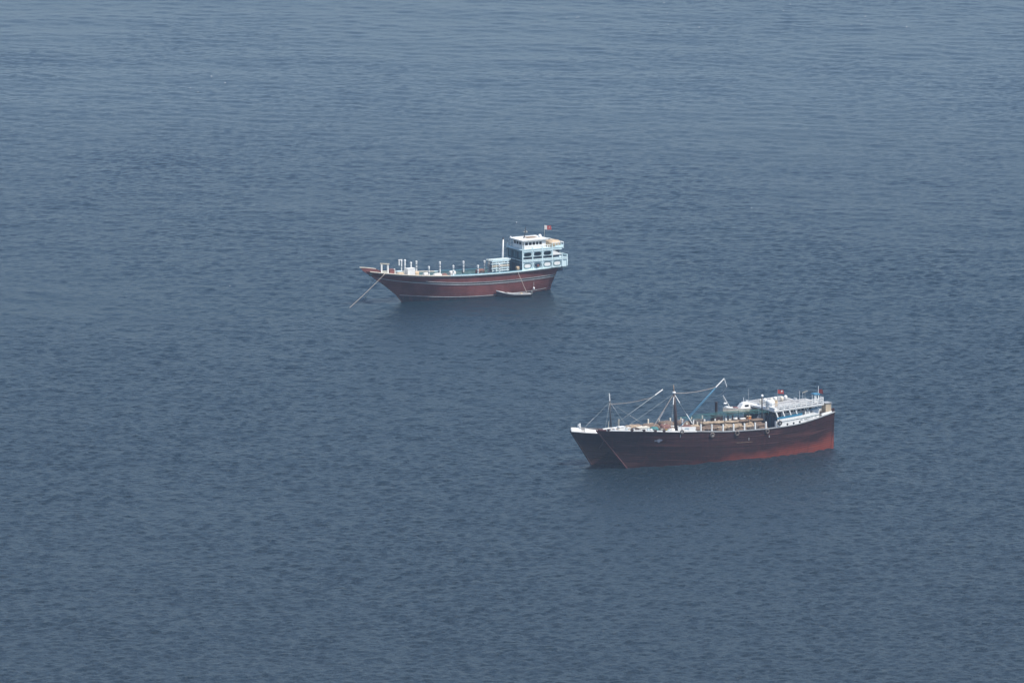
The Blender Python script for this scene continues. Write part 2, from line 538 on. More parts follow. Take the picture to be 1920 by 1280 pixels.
def lettering(parent, text, x, y, z, size, mat, dirx, dirz, name='lettering', shear=0.0, space=1.0):
    cu = bpy.data.curves.new('lettering_curve', 'FONT')
    cu.body = text; cu.size = size; cu.extrude = 0.006; cu.space_character = space
    tmp = bpy.data.objects.new('lettering_tmp', cu); COL.objects.link(tmp)
    bpy.context.view_layer.update()
    me = bpy.data.meshes.new_from_object(tmp.evaluated_get(bpy.context.evaluated_depsgraph_get()))
    bpy.data.objects.remove(tmp); bpy.data.curves.remove(cu)
    X = Vector(dirx).normalized(); Z = Vector(dirz).normalized(); Nn = X.cross(Z)
    for v in me.vertices:
        p = v.co.copy()
        v.co = Vector((x, y, z)) + X * p.x + Z * p.y + Nn * p.z
    me.materials.clear(); me.materials.append(MATS[mat])
    me.name = name
    o = bpy.data.objects.new(name, me); COL.objects.link(o); o.parent = parent
    return o

# ------------------------------------------------------------------ the sea
def make_sea():
    x0, x1, dx = -165.0, 165.0, 0.5
    y0, y1, dy = 1850.0, 2910.0, 0.75
    nx = int((x1 - x0) / dx) + 1; ny = int((y1 - y0) / dy) + 1
    kx = np.fft.fftfreq(nx, dx) * 2 * np.pi
    ky = np.fft.fftfreq(ny, dy) * 2 * np.pi
    KX, KY = np.meshgrid(kx, ky)
    K = np.hypot(KX, KY); K[0, 0] = 1e-6
    wd = np.array([-0.30, -0.954])                      # waves run towards the shore
    cosd = np.abs((KX * wd[0] + KY * wd[1]) / K)
    def field(lam, width, spread, slope):
        k0 = 2 * np.pi / lam
        amp = np.exp(-(np.log(K / k0) / width) ** 2) * (0.18 + cosd ** spread) / K ** 1.4
        amp *= np.exp(-(K / 5.0) ** 6)
        ph = rng.normal(size=K.shape) + 1j * rng.normal(size=K.shape)
        H = amp * ph; H[0, 0] = 0
        h = np.fft.ifft2(H).real
        sx = np.fft.ifft2(1j * KX * H).real; sy = np.fft.ifft2(1j * KY * H).real
        g = slope / math.sqrt((sx ** 2 + sy ** 2).mean())
        dxx = np.fft.ifft2(1j * KX / K * H).real * g; dyy = np.fft.ifft2(1j * KY / K * H).real * g
        return h * g, dxx, dyy
    c1 = field(2.1, 0.60, 0.9, 0.145)
    c2 = field(7.0, 0.45, 1.2, 0.035)
    c3 = field(34.0, 0.40, 4.0, 0.010)
    # gusts: patches of rougher and smoother water
    def low(lx, ly):
        q = np.exp(-((KX * lx) ** 2 + (KY * ly) ** 2) / 2)
        f = np.fft.ifft2(q * (rng.normal(size=K.shape) + 1j * rng.normal(size=K.shape))).real
        return f / f.std()
    gx = np.linspace(-1, 1, nx)[None, :]; gy = np.linspace(1, -1, ny)[:, None]
    gust_tone = np.clip(1.0 + 0.13 * low(18, 34) + 0.06 * low(6, 12) + 0.10 * gx + 0.16 * (gx ** 2 - .3) + 0.66 * np.tanh(1.7 * gy), 0.25, 2.0)   # rougher near and at the sides, shaped to darken the frame there
    h = c1[0] * gust_tone + c2[0] + c3[0]
    ddx = 0.75 * (c1[1] * gust_tone + c2[1]); ddy = 0.75 * (c1[2] * gust_tone + c2[2])
    X1 = np.linspace(x0, x1, nx); Y1 = y0 + dy * np.arange(ny)
    ox = np.geomspace(3.0, 36000.0, 16)
    XS = np.concatenate([(x0 - ox)[::-1], X1, x1 + ox])
    YS = np.concatenate([(y0 - ox)[::-1], Y1, Y1[-1] + np.geomspace(3.0, 36000.0, 16)])
    NX, NY = len(XS), len(YS)
    PX, PY = np.meshgrid(XS, YS)
    PZ = np.zeros_like(PX)
    ex = np.minimum(1, np.minimum(X1 - x0, x1 - X1) / 4.0)[None, :] * np.minimum(1, np.minimum(Y1 - y0, Y1[-1] - Y1) / 6.0)[:, None]
    s = slice(16, 16 + ny), slice(16, 16 + nx)
    PZ[s] = h * ex; PX[s] -= ddx * ex; PY[s] -= ddy * ex
    co = np.stack([PX, PY, PZ], -1).reshape(-1, 3).astype(np.float32)
    idx = np.arange(NX * NY).reshape(NY, NX)
    q = np.stack([idx[:-1, :-1], idx[:-1, 1:], idx[1:, 1:], idx[1:, :-1]], -1).reshape(-1, 4).astype(np.int32)
    me = bpy.data.meshes.new('sea')
    me.vertices.add(len(co)); me.vertices.foreach_set('co', co.ravel())
    me.loops.add(q.size); me.loops.foreach_set('vertex_index', q.ravel())
    me.polygons.add(len(q)); me.polygons.foreach_set('loop_start', np.arange(0, q.size, 4, dtype=np.int32))
    me.polygons.foreach_set('use_smooth', np.ones(len(q), dtype=bool))
    me.update(calc_edges=True)
    o = bpy.data.objects.new('sea', me); COL.objects.link(o)
    o['kind'] = 'structure'
    # water
    m, nt, p, out = base_mat('sea_water')
    N, L = nt.nodes, nt.links
    tc = N.new('ShaderNodeTexCoord')
    def nz(sc_, det, rough, rot=0.0, sy=1.0):
        mp = N.new('ShaderNodeMapping'); mp.inputs['Scale'].default_value = (1, sy, 1); mp.inputs['Rotation'].default_value = (0, 0, rot)
        L.new(tc.outputs['Object'], mp.inputs['Vector'])
        n = N.new('ShaderNodeTexNoise'); n.inputs['Scale'].default_value = sc_; n.inputs['Detail'].default_value = det
        n.inputs['Roughness'].default_value = rough
        L.new(mp.outputs[0], n.inputs['Vector'])
        return n.outputs['Fac']
    a = nz(1.35, 5, 0.62, 0.2, 1.0)
    b1 = N.new('ShaderNodeBump'); b1.inputs['Strength'].default_value = 1.0; b1.inputs['Distance'].default_value = 0.34
    L.new(a, b1.inputs['Height'])
    # ripples grade from tall near to smooth far, shaped to darken the near water
    sxyz = N.new('ShaderNodeSeparateXYZ'); L.new(tc.outputs['Object'], sxyz.inputs[0])
    def byy(lo, hi):
        r_ = N.new('ShaderNodeMapRange'); r_.inputs[1].default_value = 1900.0; r_.inputs[2].default_value = 2650.0
        r_.inputs[3].default_value = lo; r_.inputs[4].default_value = hi
        L.new(sxyz.outputs['Y'], r_.inputs[0]); return r_.outputs[0]
    L.new(byy(0.95, 0.12), b1.inputs['Distance'])
    L.new(byy(0.34, 0.22), p.inputs['Roughness'])
    L.new(b1.outputs[0], p.inputs['Normal'])
    p.inputs['Base Color'].default_value = (0.004, 0.018, 0.030, 1)
    p.inputs['Roughness'].default_value = 0.28
    p.inputs['IOR'].default_value = 1.333
    me.materials.append(m)
    # foam flecks on a few crests
    fb = MB()
    def fleck(px, py, r):
        i = int(round((px - x0) / dx)); j = int(round((py - y0) / dy))
        if not (3 < i < nx - 3 and 3 < j < ny - 3):
            return
        win = h[j - 3:j + 4, i - 3:i + 4]; a_ = np.unravel_index(win.argmax(), win.shape)
        j += a_[0] - 3; i += a_[1] - 3
        cx, cy, cz = PX[16 + j, 16 + i], PY[16 + j, 16 + i], PZ[16 + j, 16 + i] + 0.05
        n = 7; ring = []
        for k in range(n):
            t = 2 * math.pi * k / n; q_ = r * random.uniform(0.6, 1.2)
            ring.append((cx + q_ * 1.3 * math.cos(t), cy + q_ * 0.9 * math.sin(t), cz - 0.06))
        fb.add(ring + [(cx, cy, cz + 0.10)], [(k, (k + 1) % n, n) for k in range(n)])
    for _ in range(18):
        fleck(random.uniform(0, 100), random.gauss(2790, 22), random.uniform(0.05, 0.12))
    for _ in range(5):
        fleck(random.gauss(-95, 22), random.gauss(2660, 14), random.uniform(0.05, 0.11))
    for _ in range(4):
        fleck(random.uniform(-120, 120), random.uniform(2000, 2840), random.uniform(0.05, 0.11))
    fo = fb.build('sea_foam', 'flag_white', None, True)
    fo['kind'] = 'stuff'
    tag(fo, 'tiny white flecks of foam scattered on distant wave crests', 'foam')
make_sea()

# ------------------------------------------------------------------ the hazy air
hb = MB().box(-37500, 37500, -36000, 40500, -3.0, 385.0).build('haze', None)
hb['kind'] = 'stuff'
hm = bpy.data.materials.new('haze_air'); hm.use_nodes = True
hm.node_tree.nodes.clear()
hv = hm.node_tree.nodes.new('ShaderNodeVolumePrincipled')
hv.inputs['Color'].default_value = (0.60, 0.76, 1.0, 1)
hv.inputs['Density'].default_value = 0.000037
hv.inputs['Anisotropy'].default_value = 0.0
ho = hm.node_tree.nodes.new('ShaderNodeOutputMaterial')
hm.node_tree.links.new(hv.outputs[0], ho.inputs['Volume'])
hb.data.materials.append(hm)
tag(hb, 'thin bluish sea haze veiling the distant water', 'haze')

# ------------------------------------------------------------------ far ship: dhow with a tiered stern house
FAR = Ship((-7.5, 2340.5, 0), 209.2,
           [(25.5, 6.95), (22, 6.5), (19, 6.15), (12.5, 5.55), (4.7, 5.05), (-1, 4.92), (-7, 4.9), (-15.7, 5.1), (-20, 5.25)],
           [(-1.3, 16.3), (0, 17.4), (1.5, 18.6), (4.8, 22.9), (7.75, 27.5)],
           [(-1.3, -15.6), (0, -16.6), (1, -17.3), (2, -17.7), (3.9, -18.0), (5.3, -18.15)], 3.55, 0.80)

def far_dhow():
    S = FAR
    e = empty('cargo_dhow', S.M)
    tag(e, 'red-brown cargo dhow alone farther out, with tiered pale blue stern house', 'ship', 'anchored cargo dhows')
    hull = make_hull(S, 'far_hull', e)
    # stem head: a solid raking beak that carries the stem line up past the bulwark
    b = MB()
    sec = []
    for x, zt, zb, w in ((27.35, 7.92, 7.80, 0.05), (26.5, 7.85, 7.05, 0.12), (25.0, 7.62, 6.10, 0.20), (23.6, 7.35, 5.10, 0.26), (22.6, 6.9, 4.45, 0.28)):
        sec.append([(x, -w, zb), (x, w, zb), (x, w, zt), (x, -w, zt)])
    vs = [p for q in sec for p in q]
    fs = [(4 * i + k, 4 * i + (k + 1) % 4, 4 * i + 4 + (k + 1) % 4, 4 * i + 4 + k) for i in range(4) for k in range(4)] + [(3, 2, 1, 0), (16, 17, 18, 19)]
    b.add(vs, fs).build('stem_head', 'far_hull', e)
    MB().sweep([(27.5, 0, 7.94), (26.5, 0, 7.86), (25.0, 0, 7.63), (23.8, 0, 7.40)], 0.42, 0.10).build('stem_cap', 'cream', e)
    # lower stem, in front of the planks
    MB().tube([(16.2, 0, -1.3), (17.5, 0, 0), (18.7, 0, 1.5), (20.8, 0, 3.2), (22.9, 0, 4.8)], 0.13, 6).build('stem_post', 'stem_red', e)
    # capping: cream forward, pale blue aft
    for side in (1, -1):
        MB().sweep(S.sheer_line(side, 8.0, 25.3, 40, -0.02), 0.36, 0.13, -0.01).build('cap_rail', 'cream', e)
        MB().sweep(S.sheer_line(side, -18.1, 8.0, 50, 0.0), 0.34, 0.15, -0.01).build('cap_rail', 'pale_blue', e)
        MB().sweep(S.sheer_line(side, -18.1, 23.8, 70, 0.03, -0.30), 0.14, 0.22).build('rubbing_strake', 'stripe_dark', e)
    # inner upper rail aft of midships
    for side in (1, -1):
        MB().sweep(S.sheer_line(side, -9.3, 7.0, 30, -0.22), 0.10, 0.26, 0.05).build('washboard', 'teal_light', e)
    wz = spline([(24.4, 5.75), (20, 4.9), (15.1, 4.22), (7.6, 3.40), (1.8, 3.02), (-4, 2.90), (-9.8, 2.95), (-17.3, 3.10), (-19.5, 3.2)])
    strake(S, hull, 'wale', 'stripe_grey', lambda x: wz(x) - 0.12, -17.75, 23.4, 0.17, 0.08)
    strake(S, hull, 'wale_band', 'stripe_dark', lambda x: wz(x) + 0.13, -17.75, 16.5, 0.22, 0.08)
    strake(S, hull, 'upper_wale', 'stripe_grey', lambda x: wz(x) + 0.36, -17.75, 13.5, 0.09, 0.08)
    bz = spline([(19, 1.62), (14.7, 1.22), (7.5, 0.66), (1.7, 0.42), (-3, 0.36), (-10, 0.42), (-17, 0.6)])
    strake(S, hull, 'boot_stripe', 'stripe_grey', lambda x: bz(x) - 0.05, -16.2, 18.2, 0.13, 0.04)
    # rudder
    MB().hexa([(-17.4, -.09, -1.2), (-15.7, -.09, -1.2), (-15.7, .09, -1.2), (-17.4, .09, -1.2),
               (-18.3, -.07, 2.2), (-17.7, -.07, 2.2), (-17.7, .07, 2.2), (-18.3, .07, 2.2)]).build('rudder', 'far_hull', e)

    # ---- stern house
    Y = 3.25
    px = [-9.30, -11.70, -14.05, -16.40, -18.75, -19.95]
    core = MB().box(-19.4, -9.75, -2.35, 2.35, 4.1, 6.96)
    core.box(-18.6, -9.75, -2.35, 2.35, 7.13, 9.14)
    house = core.build('deckhouse', 'navy', e)
    fl = MB().hexa([(-19.9, -3.1, 4.98), (-17.7, -2.5, 4.70), (-17.7, 2.5, 4.70), (-19.9, 3.1, 4.98),
                    (-20.05, -3.3, 5.16), (-17.7, -3.2, 5.10), (-17.7, 3.2, 5.10), (-20.05, 3.3, 5.16)])
    fl.build('stern_gallery_floor', 'pale_blue', e)
    MB().box(-20.0, -9.2, -Y + .05, Y - .05, 6.97, 7.12).build('gallery_deck', 'pale_blue', house)
    MB().box(-19.15, -9.15, -Y - .05, Y + .05, 9.15, 9.30).build('upper_deck', 'pale_blue', house)
    # front bulkhead, dark teal, with framed panels
    MB().box(-9.74, -9.32, -3.15, 3.15, 4.0, 6.96).build('front_bulkhead', 'navy', house)
    MB().box(-9.74, -9.40, -3.0, 3.0, 7.13, 9.14).build('front_bulkhead', 'teal', house)
    for y in (-2.1, 0.0, 2.1):
        fr = MB().box(-9.39, -9.28, y - .82, y + .82, 7.4, 7.52).box(-9.39, -9.28, y - .82, y + .82, 8.72, 8.84)
        fr.box(-9.39, -9.28, y - .82, y - .70, 7.52, 8.72).box(-9.39, -9.28, y + .70, y + .82, 7.52, 8.72)
        fr.build('window_frame', 'teal', house)
        MB().box(-9.395, -9.36, y - .69, y + .69, 7.53, 8.71).build('window', 'teal_light', house)
    for y in (-1.6, 1.3):
        MB().box(-9.31, -9.26, y - .45, y + .45, 4.25, 6.25).build('door', 'teal', house)
    MB().box(-9.31, -9.16, -3.2, 3.2, 6.4, 6.55).build('beam', 'teal_light', house)
    # storm rail and awning frame over the front of the house
    for y in (-3.0, -1.0, 1.0, 3.0):
        MB().tube([(-8.9, y, 4.3), (-8.9, y, 8.96)], 0.06).build('awning_post', 'teal', e)
    MB().box(-9.14, -8.75, -3.15, 3.15, 8.96, 9.06).build('awning', 'teal', e)
    MB().box(-8.83, -8.71, -3.1, 3.1, 6.9, 7.02).build('awning_rail', 'teal', e)
    # posts, panels and rails of the two sides
    shz = lambda x: S.sheer(x) + 0.12
    for side in (1, -1):
        for i, x in enumerate(px):
            top = (9.95, 9.75, 9.75, 9.7, 8.0, 7.7)[i]
            b = MB().box(x - .11, x + .11, min(side * (Y - .12), side * (Y + .10)), max(side * (Y - .12), side * (Y + .10)), shz(x), top)
            b.build('post', 'pale_blue', house)
        for i in range(5):
            xa, xb = px[i] - .11, px[i + 1] + .11
            ys = side * Y
            # storey 1 boarded panel
            lo = max(shz(xa), shz(xb))
            y0, y1 = sorted((ys - side * .08, ys))
            b = MB().hexa([(xb, y0, shz(xb) - .1), (xa, y0, shz(xa) - .1), (xa, y1, shz(xa) - .1), (xb, y1, shz(xb) - .1),
                           (xb, y0, 6.74), (xa, y0, 6.74), (xa, y1, 6.74), (xb, y1, 6.74)])
            b.build('panel', 'pale_blue', house)
            if i < 4 and side > 0:
                cx, cz = (xa + xb) / 2, (lo + 6.74) / 2
                oval_ring(MB(), cx, cz, 0.92, 0.56, Y, 0.13, 0.05).build('oval_moulding', 'moulding', house)
                vv = []
                for k in range(24):
                    t = 2 * math.pi * (k + .5) / 24
                    q = (abs(math.cos(t)) ** 3.2 + abs(math.sin(t)) ** 3.2) ** (-1 / 3.2)
                    vv.append((cx + .70 * q * math.cos(t), Y + .012, cz + .36 * q * math.sin(t)))
                MB().add(vv, [tuple(range(24))]).build('oval_panel', 'white' if i != 1 else 'navy', house)
            # rail between storeys
            y0, y1 = sorted((ys - side * .10, ys + side * .16))
            MB().box(xb, xa, y0, y1, 6.76, 6.98).build('rail', 'pale_blue', house)
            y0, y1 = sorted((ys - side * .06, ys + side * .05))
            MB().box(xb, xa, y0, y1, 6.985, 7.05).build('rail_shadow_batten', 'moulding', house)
            y0, y1 = sorted((ys - side * .06, ys + side * .08))
            MB().box(xb, xa, y0, y1, 7.06, 7.28).build('rail', 'pale_blue', house)
            if i < 3:
                # storey 2 board with a rounded opening
                panel_oval(MB(), xb, xa, 7.78, 8.86, ys if side > 0 else ys + .08, 0.08, 0.40, 0.34).build('window_board', 'pale_blue', house)
                if side > 0:
                    oval_ring(MB(), (xa + xb) / 2, 8.32, 0.90, 0.40, Y, 0.07, 0.04).build('oval_moulding', 'moulding', house)
            if i == 3:
                # raking wing board under the aft balcony
                y0, y1 = sorted((ys - side * .08, ys))
                MB().hexa([(xb, y0, 7.80), (xa, y0, 7.80), (xa, y1, 7.80), (xb, y1, 7.80),
                           (xb, y0, 7.95), (xa, y0, 8.86), (xa, y1, 8.86), (xb, y1, 7.95)]).build('wing_board', 'white', house)
            if i < 4:
                y0, y1 = sorted((ys - side * .12, ys + side * .14))
                MB().box(xb, xa, y0, y1, 8.88, 9.12).build('rail', 'pale_blue', house)
                MB().box(xb - (.3 if i == 3 else 0), xa, y0, y1, 9.31, 9.46).build('rail', 'pale_blue', house)
        # upper-deck balustrade aft
        for x in (-16.4, -17.1, -17.8, -18.5, -19.05):
            y0, y1 = sorted((side * (Y - .08), side * (Y + .02)))
            MB().box(x - .05, x + .05, y0, y1, 9.47, 10.30).build('baluster', 'pale_blue', house)
        y0, y1 = sorted((side * (Y - .12), side * (Y + .06)))
        MB().box(-19.1, -16.35, y0, y1, 10.31, 10.42).build('handrail', 'white', house)
        y0, y1 = sorted((side * (Y - .05), side * (Y)))
        MB().box(-19.1, -17.2, y0, y1, 9.48, 9.80).build('balustrade_board', 'pale_blue', house)
        # low slatted parapet beside the wheelhouse
        for x in np.arange(-16.0, -10.2, 0.55):
            y0, y1 = sorted((side * (Y - .42), side * (Y - .36)))
            MB().box(x - .11, x + .11, y0, y1, 9.31, 9.86).build('parapet_slat', 'white', house)
        y0, y1 = sorted((side * (Y - .46), side * (Y - .32)))
        MB().box(-16.2, -10.1, y0, y1, 9.87, 9.97).build('handrail', 'white', house)
    # taffrail across the stern
    MB().box(-19.15, -19.05, -Y, Y, 9.48, 9.82).build('balustrade_board', 'pale_blue', house)
    MB().box(-19.17, -19.03, -Y, Y, 10.31, 10.42).build('handrail', 'white', house)
    MB().box(-20.0, -19.9, -Y + .1, Y - .1, 5.17, 6.75).build('stern_board', 'pale_blue', house)
    MB().box(-20.02, -19.88, -Y, Y, 7.35, 7.75).build('taffrail', 'pale_blue', house)

    # ---- wheelhouse
    w = MB().box(-15.35, -10.2, -2.35, 2.35, 9.31, 10.08)
    w.box(-15.35, -10.2, -2.35, 2.35, 10.72, 11.0)
    wh = w.build('wheelhouse', 'white', e)
    for side in (1, -1):
        xs_ = [-10.2, -11.1, -12.0, -12.8, -13.6, -14.4, -15.35]
        for k in range(6):
            y0, y1 = sorted((side * 2.27, side * 2.35))
            MB().box(xs_[k] - .20, xs_[k] + .0, y0, y1, 10.09, 10.71).build('mullion', 'white', wh)
            if k < 5:
                MB().box(xs_[k + 1], xs_[k] - .20, min(side * 2.20, side * 2.24), max(side * 2.20, side * 2.24), 10.09, 10.71).build('window_pane', 'glass', wh)
        y0, y1 = sorted((side * 2.27, side * 2.355))
        MB().box(-15.34, -14.4, y0, y1, 10.085, 10.715).build('side_board', 'white', wh)
    for k in range(5):
        y = -2.2 + k * 1.1
        MB().box(-10.28, -10.2, y - .1, y + .1, 10.09, 10.71).build('mullion', 'white', wh)
        if k < 4:
            MB().box(-10.27, -10.24, y + .1, y + 1.0, 10.09, 10.71).build('window_pane', 'glass', wh)
    MB().box(-15.35, -15.27, -2.26, 2.26, 10.085, 10.715).build('back_board', 'white', wh)
    MB().hexa([(-15.7, -2.75, 11.01), (-9.6, -2.75, 11.01), (-9.6, 2.75, 11.01), (-15.7, 2.75, 11.01),
               (-15.75, -2.8, 11.30), (-9.45, -2.8, 11.24), (-9.45, 2.8, 11.24), (-15.75, 2.8, 11.30)]).build('wheelhouse_roof', 'white', e)
    MB().box(-14.4, -12.0, -1.4, 0.6, 11.285, 11.36).build('roof_hatch', 'bare_wood', e)
    for y in (-2.6, 2.6):
        MB().tube([(-9.7, y, 9.31), (-9.7, y, 11.03)], 0.06).build('roof_post', 'white', e)
    MB().ball((-14.9, 0.6, 11.62), 0.36, 10, 6).build('satellite_dome', 'lamp_white', e, True)
    MB().ball((-9.6, -2.4, 11.38), 0.16).build('searchlight', 'lamp_white', e, True)
    mst = MB().tube([(-11.4, 0, 11.25), (-11.8, 0, 12.6), (-11.85, 0, 13.7)], [0.11, 0.09, 0.04]).build('signal_mast', 'dark_metal', e)
    MB().tube([(-11.8, -.7, 12.85), (-11.8, .7, 12.85)], 0.04).build('spreader', 'pale_wood', mst)
    MB().tube([(-11.35, 0, 12.6), (-12.3, 0, 12.5)], 0.05).build('radar_bar', 'pale_wood', mst)
    MB().tube([(-16.35, 0.0, 9.31), (-16.35, 0.0, 13.75)], 0.02).build('flagpole', 'pale_wood', e)
    make_flag(e, -16.38, 0, 13.6, 1.7, .85, lambda u, v: 1 if u < .26 or (.5 < u < .72 and .2 < v < .55) else 0, -1, 0.1, 0.6)

    # ---- deck fittings
    m = MB().tube([(-6.2, 0, 4.0), (-6.35, 0, 8.0), (-6.5, 0, 11.5)], [0.22, 0.19, 0.14], 8).build('mast', 'white', e, True)
    MB().lathe([(0.16, 11.4), (0.18, 11.5), (0.1, 11.75)], (-6.5, 0, 0), 8).build('mast_cap', 'dark_metal', m)
    MB().tube(sag((-6.45, 0, 11.2), (-9.6, 2.0, 9.4), 6, .1), 0.02).build('stay', 'rope_grey', m)
    def stanchion(x, y, zt):
        z0 = S.sheer(x) - 0.3
        st = MB().lathe([(0.17, z0), (0.17, zt - .12), (0.22, zt - .10), (0.22, zt + .05), (0.1, zt + .14)], (x, y, 0), 10).build('stanchion', 'white', e, False)
        for f in (0.42, 0.70):
            z = z0 + (zt - z0) * f
            MB().lathe([(0.18, z), (0.18, z + .16)], (x, y, 0), 10).build('band', 'teal', st)
    for x, zt in ((12.9, 7.45), (7.15, 7.25), (1.3, 6.85), (-3.8, 6.72)):
        stanchion(x, S.half(x, S.sheer(x)) - 0.34, zt)
    for x, zt in ((12.4, 7.7), (6.8, 7.15), (1.2, 6.85), (-3.8, 6.6)):
        stanchion(x, -(S.half(x, S.sheer(x)) - 0.34), zt)
    # fore bitts with a cross bar, on the foredeck
    fd = MB()
    vv = []
    for i in range(13):
        x = 16.5 + i * 0.65
        y = max(.05, S.half(x, S.sheer(x) - .2) - .18); vv += [(x, y, S.sheer(x) - .12), (x, -y, S.sheer(x) - .12)]
    fd.add(vv, [(2 * i, 2 * i + 1, 2 * i + 3, 2 * i + 2) for i in range(12)]).build('foredeck', 'pale_wood', e)
    bt = MB().box(22.2, 22.5, -.2, .1, 6.3, 8.2).box(21.0, 21.3, .35, .65, 6.2, 8.1).build('bitt_posts', 'white', e)
    MB().tube([(22.6, -.2, 8.38), (20.9, .72, 8.28)], 0.13, 8).build('windlass_bar', 'pale_wood', bt)
    MB().box(23.2, 23.5, -.15, .15, 6.4, 7.2).build('cleat_post', 'white', e)
    MB().lathe([(.16, 5.9), (.16, 7.0), (.22, 7.05), (.1, 7.2)], (19.6, .5, 0), 8).build('bollard', 'white', e)

far_dhow()

def boxy(name, ship, x, y, z, dx, dy, dz, mat, label, cat, group=None, rz=0.0, lid=None, ribs=0):
    """a built-up case: bevel-edged body with a proud lid and corner battens"""
    e = empty(name)
    c = 0.06 * min(dx, dy)
    b = MB()
    vs = []
    for zz, k in ((0, 1.0), (dz * .96, 1.0), (dz, 0.94)):
        for sx, sy in ((-1, -1), (1, -1), (1, 1), (-1, 1)):
            vs.append((sx * dx / 2 * k, sy * dy / 2 * k, zz))
    fs = [(3, 2, 1, 0), (8, 9, 10, 11)] + [(4 * j + k, 4 * j + (k + 1) % 4, 4 * j + 4 + (k + 1) % 4, 4 * j + 4 + k) for j in range(2) for k in range(4)]
    b.add(vs, fs).build('body', mat, e)
    if lid:
        MB().box(-dx / 2 - .05, dx / 2 + .05, -dy / 2 - .05, dy / 2 + .05, dz + .005, dz + .09).build('lid', lid, e)
    for k in range(ribs):
        xx = -dx / 2 + dx * (k + .5) / ribs
        MB().box(xx - .05, xx + .05, dy / 2 + .004, dy / 2 + .04, .02, dz * .95).build('batten', lid or mat, e)
    tag(e, label, cat, group)
    place(e, ship, x, y, z, rz)
    return e

def heap(name, ship, x, y, z, dx, dy, dz, mat, label, cat, group=None, rz=0.0, seed=0, cords=0):
    """lumpy wrapped bundle: rounded box pushed about by noise, flat underneath"""
    n, m = 26, 12
    vs, fs = [], []
    for j in range(m + 1):
        ph = math.pi * j / m
        for k in range(n):
            t = 2 * math.pi * k / n
            d = Vector((math.sin(ph) * math.cos(t), math.sin(ph) * math.sin(t), -math.cos(ph)))
            q = (abs(d.x) ** 4 + abs(d.y) ** 4 + abs(d.z) ** 4) ** (-.25)
            q *= 1 + 0.12 * noise.noise(d * 2.1 + Vector((seed * 3.7, seed, 0))) + 0.07 * noise.noise(d * 5.3 + Vector((seed, seed * 2.9, 4)))
            vs.append((d.x * q * dx / 2, d.y * q * dy / 2, max(0.0, (d.z * q + 0.86) * dz / 1.86)))
    for j in range(m):
        for k in range(n):
            fs.append((j * n + k, j * n + (k + 1) % n, (j + 1) * n + (k + 1) % n, (j + 1) * n + k))
    e = empty(name)
    MB().add(vs, fs).build('wrapping', mat, e, True)
    for c in range(cords):
        xx = dx * (-0.25 + 0.5 * c / max(1, cords - 1))
        pts = []
        for k in range(13):
            t = math.pi * k / 12
            q = (abs(math.cos(t)) ** 4 + abs(math.sin(t)) ** 4) ** (-.25)
            pts.append((xx, math.cos(t) * q * dy * .52, math.sin(t) * q * dz * 1.02))
        MB().tube(pts, 0.035, 5).build('cord', 'rope', e)
    tag(e, label, cat, group)
    place(e, ship, x, y, z, rz)
    return e

